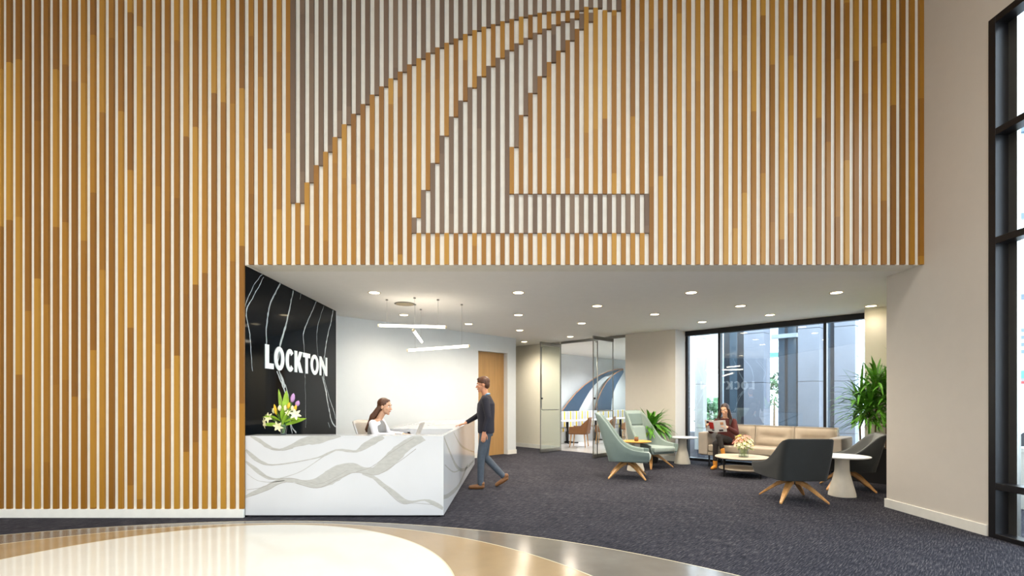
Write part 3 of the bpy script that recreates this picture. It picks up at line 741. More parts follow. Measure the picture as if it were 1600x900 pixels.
# ============================================================ MEETING ROOM
def mw(px, py, off=0):      # on the meeting room wall Y-X = 15.25-off
    r = (px-CX)/F; Y = (15.25-off)/(1-r); return V((r*Y, Y, H+(HY-py)/F*Y))
em = thing('wall_emblem', 'deep blue curved double swoosh emblem on the meeting room wall', 'emblem', (1.7,16.95,1.5))
def swoosh(pa, pb, name, base=(830,520), k=7.5):
    P = [mw(base[0]+x/k, base[1]+y/k, .012) for x, y in pa]+[mw(base[0]+x/k, base[1]+y/k, .012) for x, y in pb]
    n = len(P); q = V((.7071,-.7071,0))
    off = V((1.7,16.95,1.5))
    for grow, dep, m_, nm in ((1.0,.03,'emblemblue',name),):
        mb = MB(); A = [p-off+q*dep for p in P]; B = [p-off for p in P]
        mb.add(A+B, [tuple(range(n))]+[(i,(i+1)%n,n+(i+1)%n,n+i) for i in range(n)]); o = mb.build(nm, m_, em)
    mb = MB(); mb.tube([p-off+q*.03 for p in P[:len(pa)]], .018, 6); mb.build('edge_trim', 'emblemedge', o, smooth=True)
swoosh([(345,935),(365,900),(430,810),(520,700),(620,610),(720,540),(800,495),(900,450),(1000,428),(1065,425)], [(1040,434),(980,455),(900,485),(820,535),(740,605),(680,680),(620,780),(560,890),(545,930)], 'swoosh')
swoosh([(742,905),(750,860),(780,760),(820,670),(880,570),(940,505),(1000,460),(1072,428)], [(1078,462),(1030,540),(990,610),(960,690),(940,780),(930,905)], 'swoosh')
bq = thing('banquette', 'long bench seat with white, grey and yellow striped upholstery', 'bench', (0,15.1,0), R(45))
MB().box((.3,-.14,.42),(8.2,-.02,1.03)).build('striped_back', 'stripe', bq, bevel=.02)
MB().box((.3,-.62,.38),(8.2,-.14,.50)).build('seat', 'stripe', bq, bevel=.02)
MB().box((.35,-.56,.0),(8.15,-.10,.38)).build('base', 'white', bq)
def mtable(label, x, y):
    t = thing('meeting_table', label, 'table', (x,y,0), R(45), 'tables along the striped bench')
    MB().box((-.62,-.36,.725),(.62,.36,.75)).build('tabletop', 'tablewhite', t, bevel=.004)
    mb = MB(); mb.tube([(0,0,.02),(0,0,.725)], .045, 14); mb.build('column', 'black', t, smooth=True)
    for a in range(4):
        an = R(45+90*a); MB().tube([(0,0,.045),(.36*math.cos(an),.36*math.sin(an),.018)], [.025,.015], 8).build('foot', 'black', t, smooth=True)
mtable('pale meeting table on a black column, nearest the open glass doors', 1.78,16.0); mtable('pale meeting table on a black column, middle of the row', 2.90,17.12); mtable('pale meeting table on a black column, furthest from the doors', 4.02,18.24)
def mchair():
    t = thing('meeting_chair', 'tan leather tub chair on wooden legs nearest the open glass door', 'chair', (0,0,0), 0, 'tan chairs in the meeting room')
    rows = []; NU, NV = 40, 6
    for j in range(NV+1):
        row = []
        for i in range(NU+1):
            u = -1+2*i/NU; a = abs(u); s_ = 1 if u > 0 else -1
            if a < .35: p = (-.27, s_*.22*a/.35); hb = 1
            elif a < .5: q = (a-.35)/.15*math.pi/2; p = (-.27+.05*(1-math.cos(q)), s_*(.22+.05*math.sin(q))); hb = 1-.3*math.sin(q)
            else: q = (a-.5)/.5; p = (-.22+.48*q, s_*(.27+.01*q)); hb = max(0, .7-1.9*q)
            top = .62+.27*hb; z = .40+(top-.40)*j/NV
            row.append((p[0]-.14*max(0,z-.45), p[1], z))
        rows.append(row)
    W = NU+1; mb = MB(); mb.add([p for r in rows for p in r], [(a*W+b,(a+1)*W+b,(a+1)*W+b+1,a*W+b+1) for a in range(NV) for b in range(NU)])
    mb.build('shell', 'leather', t, smooth=True, solid=.035)
    MB().box((-.25,-.25,.39),(.26,.25,.46)).build('seat', 'leather', t, bevel=.02)
    for x, y in ((-.22,-.22),(.22,-.24),(-.22,.22),(.22,.24)):
        MB().tube([(x*.9,y*.9,.40),(x*1.06,y*1.06,.007)], [.02,.013], 10).build('leg', 'legwood', t, smooth=True)
    return t
mc = mchair(); mc.location = (2.0,14.75,.0); mc.rotation_euler = (0,0,R(160))
copy_tree(mc, (2.95,15.75,.0), R(160), 'tan leather tub chair on wooden legs, seen through the glass door leaf')
copy_tree(mc, (4.1,17.1,.0), R(160), 'tan leather tub chair on wooden legs beside the white pier, furthest of three')

# ============================================================ CEILING FITTINGS
DL = [(585,457,'leftmost, added where a blurred glow shows over the near end of the desk'),(631,492,'below the round ceiling grille'),(732,506,'above the oak door wall'),(810,457,'nearest over the open floor'),(810,492,'second back over the open floor'),(812,516,'third back over the open floor'),  # leftmost entry is an added light in place of a blurred ceiling glow
 (819,534,'furthest back, in the hall'),(891,526,'just in front of the glass doors'),(909,505,'between the glass doors and the open floor'),(933,478,'over the middle of the open floor'),(1023,491,'in front of the white pier'),(1080,457,'over the front of the lounge'),
 (1097,503,'near the left end of the lounge window'),(1157,478,'over the coffee table'),(1203,492,'near the middle of the lounge window'),(1307,457,'over the two dark grey chairs'),(1361,478,'above the tall plant')]
for i, (px, py, w_) in enumerate(DL):
    Y = (ZC-H)*F/(HY-py); X = (px-CX)/F*Y
    t = thing('downlight', 'round recessed downlight '+w_, 'ceiling light', (X,Y,ZC), 0, 'recessed downlights in the dropped ceiling')
    n = 28; mb = MB(); mb.rings([[(r*math.cos(2*math.pi*k/n), r*math.sin(2*math.pi*k/n), z) for k in range(n)] for r, z in ((.078,-.001),(.098,-.001),(.098,-.008),(.078,-.006),(.078,-.001))], caps=False)
    mb.build('trim_ring', 'trimw', t)
    MB().lathe([(0,-.004),(.079,-.004),(.079,-.0015),(0,-.0015)], n=28).build('lens', 'lamp', t)
    ld = bpy.data.lights.new('downlight_lamp', 'SPOT'); ld.energy = (190 if px > 760 else 165) if px != 1361 else 20; ld.color = (1,.88,.72); ld.spot_size = R(165); ld.spot_blend = 1; ld.shadow_soft_size = .16
    lo = bpy.data.objects.new('downlight_lamp', ld); COL.objects.link(lo); lo.location = (X,Y,ZC-.03)
gv = thing('ceiling_grille', 'round grey ceiling grille above the pendant tubes', 'vent', (-1.84,8.25,ZC))
MB().lathe([(0,-.001),(.17,-.001),(.175,-.006),(.165,-.012),(0,-.008)], n=40).build('rim', 'vent', gv, smooth=False)
for k in range(-3,4): MB().box((-.15*math.sqrt(1-(k/4.2)**2),k*.036-.004,-.016),(.15*math.sqrt(1-(k/4.2)**2),k*.036+.004,-.0125)).build('louvre', 'trimw', gv)
def pendant(label, a, b):
    t = thing('pendant_tube', label, 'pendant light', ((a[0]+b[0])/2,(a[1]+b[1])/2,(a[2]+b[2])/2), 0, 'glowing pendant tubes over the desk')
    c = (V(a)+V(b))/2; a = V(a)-c; b = V(b)-c
    MB().tube([a,b], .022, 14).build('tube', 'tube', t, smooth=True)
    for p in (a,b):
        d = (b-a).normalized()*.012; MB().tube([p-d,p+d], .024, 14).build('end_cap', 'trimw', t, smooth=True)
    for f in (.12,.88):
        p = a.lerp(b,f); MB().tube([p, V((p.x,p.y,ZC-c.z-.001))], .0016, 5).build('cable', 'steel', t)
        MB().lathe([(.02,-.02),(.02,-.001),(.012,-.001),(.012,-.02)], (p.x,p.y,ZC-c.z), 14).build('ceiling_cup', 'steel', t)
pendant('upper glowing pendant tube level across the view', at(592,508.5,7.9), at(697,511,7.9))
pendant('lower glowing pendant tube tilted up to the right', at(637,547.5,8.3), at(733,540.5,8.3))
pendant('middle glowing pendant tube pointing away into the room', at(646,516,7.6), at(659,534,8.9))
# ============================================================ PLANTS AND FLOWERS
def blade(mb, base, d, L, w, droop, mi=0, n=6, fold=.25, roll=0):
    """one arching leaf: base point, start direction, length, width, how far it droops"""
    d = V(d).normalized(); side = d.cross(V((0,0,1)))
    side = side.normalized() if side.length > .05 else V((1,0,0))
    if roll: side = Matrix.Rotation(roll, 3, d) @ side
    p = V(base); vs = []
    for i in range(n+1):
        t = i/n; ww = w*(math.sin(math.pi*min(1,(t*.92+.08)))**.7)*.5
        up = side.cross(d).normalized()
        vs += [p-side*ww+up*ww*fold, p.copy(), p+side*ww+up*ww*fold]
        d = (d+V((0,0,-droop/n))).normalized(); p = p+d*(L/n)
    fs = []
    for i in range(n): a = 3*i; fs += [(a,a+1,a+4,a+3),(a+1,a+2,a+5,a+4)]
    mb.add(vs, fs, mi)
tr = thing('planter_trough', 'long black planter trough behind the dark grey chair', 'planter', (0,0,0))
mb = MB(); mb.prism([(5.905,8.535),(6.98,7.46),(7.20,7.62),(6.18,8.69)], 0, .60); mb.build('trough', 'pot', tr, bevel=.006)
mb = MB(); mb.prism([(5.96,8.54),(6.96,7.54),(7.14,7.64),(6.18,8.62)], .595, .606); mb.build('soil', 'soil', tr)
pl = thing('tall_cane_plant', 'tall plant with brown canes and arching green leaves in the black trough', 'plant', (6.22,8.21,.6))
mb = MB(); rnd = random.Random(3)
canes = [((-.20,.22,0),(-.24,.16,.86)),((-.06,.08,0),(-.08,.02,1.12)),((.06,-.02,0),(.08,-.06,.98)),((.16,-.14,0),(.20,-.16,1.18)),((-.12,.14,0),(-.18,.04,.72)),((.26,-.24,0),(.32,-.26,.92))]
for a, b in canes:
    a, b = V(a), V(b); m_ = (a+b)/2+V((rnd.uniform(-.03,.03),rnd.uniform(-.03,.03),0)); c = MB(); c.tube([a,m_,b],[.017,.015,.012],8); c.build('cane', 'cane', pl, smooth=True)
    f = MB()
    for q in range(4):
        top = a.lerp(b, 1-.12*q)
        for k in range(26):
            an = rnd.uniform(0, 2*math.pi); el = rnd.uniform(.3, 1.45) if q < 2 else rnd.uniform(-.1,.9)
            d = V((math.cos(an)*math.cos(el), math.sin(an)*math.cos(el), math.sin(el)))
            if top.x+d.x*.6+top.y+d.y*.6 > .42: d.x *= .25; d.y *= .25
            blade(f, top+V((0,0,rnd.uniform(-.05,.05))), d, rnd.uniform(.38,.62), rnd.uniform(.032,.048), rnd.uniform(.4,1.7), 0, 7)
    f.build('leaf_crown', 'leaf', pl, smooth=True)
pp = thing('potted_plant', 'bushy green plant in a tall black pot by the white pier', 'plant', (3.14,11.08,0))
MB().lathe([(.0,0),(.14,0),(.155,.02),(.205,.73),(.21,.75),(.19,.75),(.18,.71),(0,.70)], n=36).build('pot', 'pot', pp, smooth=False, bevel=.002)
MB().lathe([(0,.69),(.182,.69),(.182,.718),(0,.722)], n=24).build('soil', 'soil', pp)
for mname, nn, el0, el1, L0, L1, part in (('leaf',95,.25,1.4,.35,.56,'leaf_rosette'),('leaflight',34,-.1,.6,.25,.42,'lower_leaf_rosette')):
    f = MB()
    for k in range(nn):
        an = rnd.uniform(0,2*math.pi); el = rnd.uniform(el0,el1)
        if (math.cos(an)+math.sin(an))*math.cos(el)*.6 > .55: an += math.pi
        blade(f, (.06*math.cos(an),.06*math.sin(an),.74+rnd.uniform(0,.08)), (math.cos(an)*math.cos(el),math.sin(an)*math.cos(el),math.sin(el)), rnd.uniform(L0,L1)*1.08, rnd.uniform(.06,.09), rnd.uniform(.9,2.0), 0, 6)
    f.build(part, mname, pp, smooth=True)

def lily(parent, c, d, r, m, name='lily_bloom', n=6):
    c = V(c); d = V(d).normalized(); a = d.orthogonal().normalized(); b = d.cross(a); mb = MB()
    for k in range(n):
        an = 2*math.pi*k/n; s_ = (a*math.cos(an)+b*math.sin(an))
        t_ = d.cross(s_); vs = []
        for i in range(5):
            q = i/4; w = r*.24*math.sin(math.pi*(q*.85+.1))
            p = c+s_*r*(q**1.2)+d*r*(.55*q-.35*q**3)
            vs += [p-t_*w, p+d*r*-.03, p+t_*w]
        mb.add(vs, [f for i in range(4) for f in ((3*i,3*i+1,3*i+4,3*i+3),(3*i+1,3*i+2,3*i+5,3*i+4))])
    return mb.build(name, m, parent, smooth=True)
def bud(parent, a, b, r, m, name):
    a, b = V(a), V(b); mb = MB(); P = [a.lerp(b,t) for t in (0,.2,.5,.8,1)]
    mb.tube(P, [r*.45,r*.85,r,r*.7,r*.12], 10); return mb.build(name, m, parent, smooth=True)
def vase(label, loc, r0, r1, h):
    t = thing('glass_vase', label, 'vase', loc)
    MB().lathe([(r0,0),(r0*1.02,.004),(r0*.98,h*.3),(r1*.9,h*.8),(r1,h),(r1-.003,h),(r0*.9,h*.3),(r0-.006,.012),(0,.012)], n=36).build('vase_wall', 'vaseglass', t, smooth=True)
    MB().lathe([(0,0),(r0,0),(r0,.006),(0,.008)], n=30).build('vase_base', 'vaseglass', t)
    return t
# desk bouquet
VX, VY = (443-CX)/F*6.07, 6.07
vase('clear glass vase on the left end of the reception desk', (VX,VY,DT+.001), .036, .05, .13)
bq1 = thing('flower_bouquet', 'tall bouquet of cream lilies, lilac stems and broad leaves on the reception desk', 'flowers', (VX,VY,DT+.012))
def fb(x, y, dy=0):  # crop (10x, origin 405,595) -> local point
    return V(((405+x/10-443)/F*VY, dy, (679-595-y/10)/F*VY-.012))
stems = MB()
for x, y, dy in ((235,450,.0),(290,450,-.02),(340,420,.03),(420,420,.0),(520,200,.03),(600,330,.02),(540,400,-.02),(600,520,-.05),(190,580,-.04),(340,700,-.05),(490,350,.04),(140,650,-.03),(590,400,.0)):
    p = fb(x,y,dy); stems.tube([V((rnd.uniform(-.018,.018),rnd.uniform(-.018,.018),.01)), V((p.x*.18,p.y*.2,.12)), p], [.0035,.0035,.003], 6)
stems.build('stems', 'leaf', bq1, smooth=True)
f = MB()
for x, y, dy, dx, dz, L, w, dr, ro in ((345,640,.03,-.13,1,.42,.078,.05,0),(400,640,.02,.02,1,.40,.092,.0,0),(430,600,.05,.10,1,.30,.07,.1,0),(440,680,-.03,.95,.36,.27,.055,.12,1.2),(330,680,-.03,-.95,.05,.20,.05,.1,1.2),
   (360,620,-.06,-.6,.5,.22,.05,.9,.8),(430,640,-.05,.6,.4,.22,.05,.7,.8),(390,600,-.05,.1,.9,.16,.06,.3,0),(350,600,-.05,-.3,.9,.18,.05,.3,.3),(440,600,-.05,.35,.9,.18,.05,.3,.3),(330,620,-.02,-.8,.6,.2,.045,.5,1),(400,680,-.06,.2,.7,.17,.05,.9,0),(360,690,-.06,-.25,.5,.16,.05,1.2,.2),(420,560,-.02,.2,1,.18,.05,.2,0),(300,560,-.02,-.5,.8,.14,.035,.2,.4)):
    blade(f, fb(x,y,dy), (dx,dy,dz), L, w, dr, 0, 8, .2, ro)
f.build('broad_leaves', 'leaflight', bq1, smooth=True)
for x, y, dy in ((235,460,.0),(338,418,-.03),(425,418,-.03),(535,425,-.03)): bud(bq1, fb(x,y+45,dy), fb(x-(8 if x<300 else -2),y-45,dy), .024, 'petalcream', 'cream_bud')
for x0,y0,x1,y1 in ((300,520,265,360),(480,430,500,330),(580,470,605,370)): bud(bq1, fb(x0,y0,-.05), fb(x1,y1,-.05), .018, 'petalyellow', 'yellow_bud')
for x0,y0,x1,y1 in ((500,330,525,190),(570,390,605,305)): bud(bq1, fb(x0,y0,.02), fb(x1,y1,.02), .027, 'petallilac', 'lilac_flower')
for x, y, d in ((600,520,(.35,-1,.15)),(190,575,(-.4,-1,.3)),(140,650,(-.8,-.8,-.1)),(340,700,(-.1,-1,-.3)),(490,500,(0,-1,.6))): lily(bq1, fb(x,y,-.06), d, .072 if x != 490 else .045, 'petalcream')
# coffee table bouquet
CVX, CVY = 4.28, 9.04
vase('squat round glass vase on the round coffee table', (CVX,CVY,.3635), .085, .095, .14)
bq2 = thing('flower_bouquet', 'round bouquet of pink and cream flowers on the coffee table', 'flowers', (CVX,CVY,.376))
stems = MB()
pts = []
for k in range(42):
    an = k*2.39996; el = math.acos(1-1.15*(k+.5)/42); r = rnd.uniform(.15,.185)
    pts.append(V((r*math.sin(el)*math.cos(an)*1.02, r*math.sin(el)*math.sin(an)*1.02, .225+r*math.cos(el)*1.05)))
for p in pts[::3]: stems.tube([V((p.x*.25,p.y*.25,.008)), V((p.x*.35,p.y*.35,.13)), p*.96], .003, 5)
stems.build('stems', 'leaflight', bq2, smooth=True)
f = MB()
for k in range(26):
    an = rnd.uniform(0,6.28); el = rnd.uniform(-.3,1.2); blade(f, (0,0,.17), (math.cos(an)*math.cos(el),math.sin(an)*math.cos(el),math.sin(el)), rnd.uniform(.14,.21), .035, .4, 0, 5)
f.build('leaves', 'leaflight', bq2, smooth=True)
for k, p in enumerate(pts): lily(bq2, p*.96, (p-V((0,0,.16))), rnd.uniform(.04,.055), ('petalpink','petalcream','petalpink','petalcream','petalyellow')[k%5], ('pink_bloom','cream_bloom','pink_bloom','cream_bloom','yellow_bloom')[k%5], 6)

# ============================================================ PEOPLE
def hand(P, w, d, n, side, curl=.35, spread=.0, s=1.0):
    """palm and five bent fingers: wrist, direction, palm-facing direction, thumb side (+1/-1)"""
    w, d, n = V(w), V(d).normalized(), V(n).normalized(); n = (n-d*n.dot(d)).normalized(); sx = d.cross(n)*side
    for off in (-.028,-.010,.010,.028):
        P.append(('c', w+sx*off*.55*s, w+(d*.085+sx*off)*s, .0150*s, .0115*s))
    for off, L in ((.030,.070),(.011,.080),(-.010,.075),(-.030,.058)):
        p = w+(d*.085+sx*off)*s; a = curl*.6; fd = d
        for q, r0, r1 in ((.44,.0092,.0085),(.32,.0085,.0078),(.24,.0078,.0068)):
            fd = (d*math.cos(a)+n*math.sin(a)+sx*spread*off*8).normalized(); e = p+fd*L*q*s; P.append(('c', p, e, r0*s, r1*s)); p = e; a += curl
    t0 = w+(d*.022+sx*.026)*s; t1 = t0+(d*.026+sx*.026+n*.006)*s; t2 = t1+(d*.030+sx*.010+n*.008)*s; t3 = t2+(d*.026+sx*.001+n*.010)*s
    P += [('c', t0, t1, .0135*s, .0115*s), ('c', t1, t2, .0108*s, .0095*s), ('c', t2, t3, .0095*s, .0078*s)]
def headprims(P, T, nose=1):
    def q(p): return T@V(p)
    Q = T.to_3x3()
    P += [('e', q((-.012,0,.030)), (.096,.076,.090), Q), ('e', q((.022,0,-.028)), (.066,.061,.085), Q), ('e', q((.040,0,-.062)), (.044,.046,.048), Q),
          ('c', q((.066,0,-.098)), q((.062,0,-.094)), .020, .022), ('c', q((.086,0,.004)), q((.106,0,-.030)), .0075, .0125), ('c', q((.100,.010,-.033)), q((.100,-.010,-.033)), .008, .008),
          ('c', q((.078,.032,.030)), q((.086,.006,.028)), .010, .010), ('c', q((.078,-.032,.030)), q((.086,-.006,.028)), .010, .010),
          ('c', q((.086,.013,-.062)), q((.086,-.013,-.062)), .010, .010), ('e', q((.058,.036,-.026)), (.025,.022,.024), Q), ('e', q((.058,-.036,-.026)), (.025,.022,.024), Q)]
    for s_ in (1,-1): P += [('e', q((-.008,s_*.077,-.008)), (.018,.009,.030), Q)]
def facebits(par, T, brow='hairdark'):
    Q = T.to_3x3()
    for s_ in (1,-1):
        e = MB(); e.ell(T@V((.079,s_*.030,.006)), (.0095,.0135,.008), rot=Q); ey = e.build('eye', 'eyewhite', par, smooth=True)
        e = MB(); e.ell(T@V((.0868,s_*.030,.005)), (.003,.0055,.0055), rot=Q); e.build('iris', 'dark', ey, smooth=True)
        e = MB(); e.tube([T@V((.088,s_*.014,.030)), T@V((.089,s_*.030,.035)), T@V((.080,s_*.046,.030))], .0042, 6); e.build('eyebrow', brow, par, smooth=True)
    e = MB(); e.tube([T@V((.084,.024,-.060)), T@V((.0955,.010,-.0585)), T@V((.0965,0,-.060)), T@V((.0955,-.010,-.0585)), T@V((.084,-.024,-.060))], [.002,.0045,.005,.0045,.002], 8); e.build('mouth', 'lip', par, smooth=True)
def headT(c, yaw=0, pitch=0, roll=0, s=1): return Matrix.Translation(c) @ Euler((R(roll),R(pitch),R(yaw))).to_matrix().to_4x4() @ Matrix.Scale(s,4)

# --- the man leaning a hand on the desk (local +x is where he faces)
man = thing('person', 'man in navy sweater and slate trousers walking up with one hand on the desk', 'person', (-.44,7.86,0), R(180))
HT = headT(V((.055,0,1.665)), 4, 6)
B = []; headprims(B, HT)
B += [('c',(-.005,0,1.45),(.03,0,1.58),.056,.054)]
B += [('l',[((0,0,.90),.105,.155),((0,0,1.05),.10,.145),((.0,0,1.22),.115,.165),((0,0,1.36),.115,.185),((-.005,0,1.44),.085,.15),((-.005,0,1.49),.055,.07)])]
aL = [(0,.185,1.425),(-.045,.225,1.15),(.015,.235,.915)]; aR = [(0,-.185,1.425),(.13,-.235,1.17),(.335,-.10,1.045)]
for a in (aL,aR): B += [('c',a[0],a[1],.048,.040),('c',a[1],a[2],.038,.026)]
hand(B, (.018,.237,.905), (.10,.02,-1), (.25,-.9,0), 1, .35)
hand(B, (.345,-.095,1.035), (.98,.10,-.20), (0,0,-1), -1, .12, .25)
lL = [(0,.085,.93),(.075,.095,.50),(.085,.095,.10)]; lR = [(0,-.085,.93),(.03,-.10,.50),(-.25,-.11,.175)]
for l in (lL,lR): B += [('c',l[0],l[1],.078,.052),('c',l[1],l[2],.050,.034)]
blob('body', 'skin2', B, man, .0055, 3); facebits(man, HT)
S = [('l',[((0,0,.885),.130,.178),((0,0,.93),.136,.184),((0,0,1.08),.134,.172),((.005,0,1.24),.146,.190),((0,0,1.36),.140,.206),((-.005,0,1.44),.095,.165),((-.005,0,1.498),.064,.078)])]
S += [('c',aL[0],aL[1],.062,.052),('c',aL[1],(.010,.234,.945),.051,.037),('c',aR[0],aR[1],.062,.052),('c',aR[1],(.315,-.115,1.058),.050,.036)]
blob('sweater', 'navy', S, man, .010, 4)
blob('shirt_collar', 'shirtblue', [('c',(.035,.03,1.475),(-.02,.06,1.515),.016,.016),('c',(.035,-.03,1.475),(-.02,-.06,1.515),.016,.016),('c',(-.02,.06,1.515),(-.055,0,1.52),.016,.016),('c',(-.02,-.06,1.515),(-.055,0,1.52),.016,.016),('c',(.05,0,1.465),(.035,.03,1.49),.014,.014),('c',(.05,0,1.465),(.035,-.03,1.49),.014,.014)], man, .006, 3)
Tr = [('l',[((0,0,.84),.112,.160),((0,0,.90),.115,.165),((0,0,.98),.110,.155)]),('c',lL[0],lL[1],.094,.066),('c',lL[1],(.085,.095,.085),.064,.050),('c',lR[0],lR[1],.094,.066),('c',lR[1],(-.265,-.11,.185),.064,.050)]
blob('trousers', 'trouser', Tr, man, .010, 3)
def shoe(P, heel, toe, h=.05, r=.042):
    heel, toe = V(heel), V(toe); P += [('c', heel, heel.lerp(toe,.45), r*.9, r), ('c', heel.lerp(toe,.45), toe, r, r*.72), ('c', heel+V((.0,0,.045)), heel.lerp(toe,.25)+V((0,0,.03)), r*.95, r*.85)]
for nm, a, b in (('shoe',(.055,.095,.040),(.245,.105,.032)),('shoe',(-.325,-.11,.135),(-.165,-.11,.032))):
    S = []; shoe(S, a, b); blob(nm, 'shoe', S, man, .007, 3)
blob('hair', 'hairbrown', [('e',HT@V((-.022,0,.056)),(.104,.086,.086),HT.to_3x3()),('e',HT@V((-.062,0,.0)),(.056,.074,.074),HT.to_3x3()),('c',HT@V((.045,.03,.098)),HT@V((.060,-.035,.094)),.026,.024),('c',HT@V((-.02,.074,.03)),HT@V((.012,.07,.045)),.013,.012),('c',HT@V((-.02,-.074,.03)),HT@V((.012,-.07,.045)),.013,.012)], man, .006, 2)

# --- receptionist seated behind the desk, facing right
rec = thing('person', 'woman with long brown hair, white blouse and grey waistcoat seated behind the desk', 'person', (-1.97,6.98,0), R(-8))
HT = headT(V((.135,0,1.325)), -6, 6, 0, .96)
B = []; headprims(B, HT); B += [('c',(.035,0,1.13),(.105,0,1.25),.046,.046)]
B += [('l',[((-.02,0,.60),.125,.165),((-.01,0,.72),.105,.145),((.0,0,.85),.088,.125),((.015,0,.98),.10,.145),((.02,0,1.09),.088,.155),((.03,0,1.15),.05,.08)])]
aL = [(.02,.155,1.09),(.10,.205,.925),(.36,.12,.925)]; aR = [(.02,-.155,1.09),(.08,-.195,.925),(.33,-.12,.925)]
for a in (aL,aR): B += [('c',a[0],a[1],.040,.034),('c',a[1],a[2],.032,.022)]
hand(B, (.37,.115,.922), (1,-.15,-.02), (0,0,-1), 1, .2, .1, .93); hand(B, (.34,-.115,.922), (1,.15,-.02), (0,0,-1), -1, .2, .1, .93)
for s_ in (1,-1): B += [('c',(-.01,s_*.08,.64),(.36,s_*.085,.645),.078,.052),('c',(.36,s_*.085,.645),(.24,s_*.09,.30),.050,.034)]
blob('body', 'skin', B, rec, .0055, 3); facebits(rec, HT, 'hairbrown')
blob('blouse', 'whitecloth', [('l',[((-.01,0,.70),.112,.152),((0,0,.85),.096,.134),((.015,0,.98),.108,.152),((.02,0,1.09),.095,.160),((.03,0,1.135),.055,.09)]),('c',aL[0],aL[1],.056,.047),('c',aL[1],(.34,.125,.926),.045,.032),('c',aR[0],aR[1],.056,.047),('c',aR[1],(.31,-.123,.926),.045,.032)], rec, .009, 4)
blob('waistcoat', 'vest', [('l',[((-.01,0,.68),.128,.170),((0,0,.85),.114,.158),((.015,0,.98),.126,.162),((.018,0,1.05),.118,.150),((.02,0,1.10),.100,.112),((.02,0,1.135),.07,.08)])], rec, .009, 4)
blob('trousers', 'blacktr', [('l',[((-.02,0,.585),.135,.175),((-.01,0,.70),.125,.165)]),('c',(-.01,.08,.65),(.36,.085,.65),.088,.064),('c',(.36,.085,.65),(.24,.09,.32),.062,.044),('c',(-.01,-.08,.65),(.36,-.085,.65),.088,.064),('c',(.36,-.085,.65),(.24,-.09,.32),.062,.044)], rec, .010, 3)
for s_ in (1,-1):
    S = []; shoe(S, (.215,s_*.09,.275+.04), (.38,s_*.095,.275+.03), r=.036); blob('shoe', 'blacktr', S, rec, .007, 3)
Q = HT.to_3x3()
blob('hair', 'hairbrown', [('e',HT@V((-.026,0,.045)),(.100,.086,.088),Q),('e',HT@V((-.055,0,.0)),(.066,.080,.085),Q),('c',HT@V((.042,.02,.090)),HT@V((-.02,.07,.03)),.022,.020),('c',HT@V((.042,-.02,.090)),HT@V((-.02,-.07,.03)),.022,.020),
   ('c',HT@V((-.055,-.05,-.02)),(-.025,-.075,1.18),.036,.036),('c',HT@V((-.055,.05,-.02)),(-.025,.075,1.18),.036,.036),('c',HT@V((-.075,0,-.02)),(-.04,0,1.18),.048,.050),
   ('c',(-.035,0,1.18),(-.125,-.02,.98),.058,.026),('c',(-.02,-.07,1.18),(-.120,-.06,1.0),.036,.020),('c',(-.02,.07,1.18),(-.10,.06,1.02),.036,.020)], rec, .007, 2)

# --- woman reading on the sofa, legs crossed
wo = thing('person', 'woman in maroon cardigan and black trousers reading cross legged on the sofa', 'person', (4.50,10.30,0), R(232))
HT = headT(V((.15,.02,1.22)), -4, 17, 4, .98)
B = []; headprims(B, HT); B += [('c',(.04,0,1.02),(.115,.01,1.135),.046,.046)]
B += [('l',[((-.02,0,.50),.13,.17),((-.01,0,.62),.11,.15),((.01,0,.76),.095,.13),((.025,0,.88),.105,.15),((.03,0,.98),.09,.155),((.035,0,1.04),.05,.08)])]
aL = [(.03,.165,.97),(.12,.235,.74),(.34,.12,.86)]; aR = [(.03,-.165,.97),(.15,-.255,.76),(.38,-.27,.86)]
for a in (aL,aR): B += [('c',a[0],a[1],.040,.034),('c',a[1],a[2],.032,.022)]
hand(B, (.345,.115,.865), (.75,-.45,.35), (0,-.8,-.3), 1, .55, 0, .95)
hand(B, (.385,-.275,.865), (.7,.15,.45), (.1,.9,-.2), -1, .55, 0, .95)
lL = [(0,.085,.55),(.44,-.02,.665),(.47,.06,.38)]; lR = [(0,-.085,.55),(.44,-.085,.515),(.45,-.09,.13)]
for l in (lL,lR): B += [('c',l[0],l[1],.080,.054),('c',l[1],l[2],.050,.034)]
blob('body', 'skin', B, wo, .0055, 3); facebits(wo, HT)
blob('cardigan', 'maroon', [('l',[((-.03,0,.478),.15,.20),((-.02,0,.58),.14,.19),((.01,0,.76),.115,.155),((.025,0,.88),.125,.165),((.03,0,.98),.105,.165),((.035,0,1.035),.062,.10)]),('c',aL[0],aL[1],.064,.058),('c',aL[1],(.315,.132,.848),.056,.042),('c',aR[0],aR[1],.064,.058),('c',aR[1],(.355,-.268,.846),.056,.042),
   ('c',(-.02,.15,.53),(.14,.18,.52),.045,.035),('c',(-.02,-.15,.53),(.12,-.18,.52),.045,.035)], wo, .009, 4)
blob('trousers', 'blacktr', [('c',(.0,.085,.555),lL[1],.088,.066),('c',lL[1],(.468,.05,.43),.062,.043),('c',(0,-.085,.555),lR[1],.088,.066),('c',lR[1],(.45,-.09,.17),.062,.046)], wo, .009, 3)
blob('ankle_boot', 'mustard', [('c',(.47,.056,.42),(.48,.075,.32),.043,.042),('c',(.475,.075,.31),(.56,.12,.275),.042,.038),('c',(.56,.12,.275),(.63,.15,.262),.036,.024)], wo, .007, 3)
blob('ankle_boot', 'mustard', [('c',(.45,-.09,.17),(.45,-.09,.06),.046,.044),('c',(.44,-.09,.045),(.55,-.10,.04),.042,.038),('c',(.55,-.10,.04),(.63,-.105,.032),.036,.026)], wo, .007, 3)
Q = HT.to_3x3()
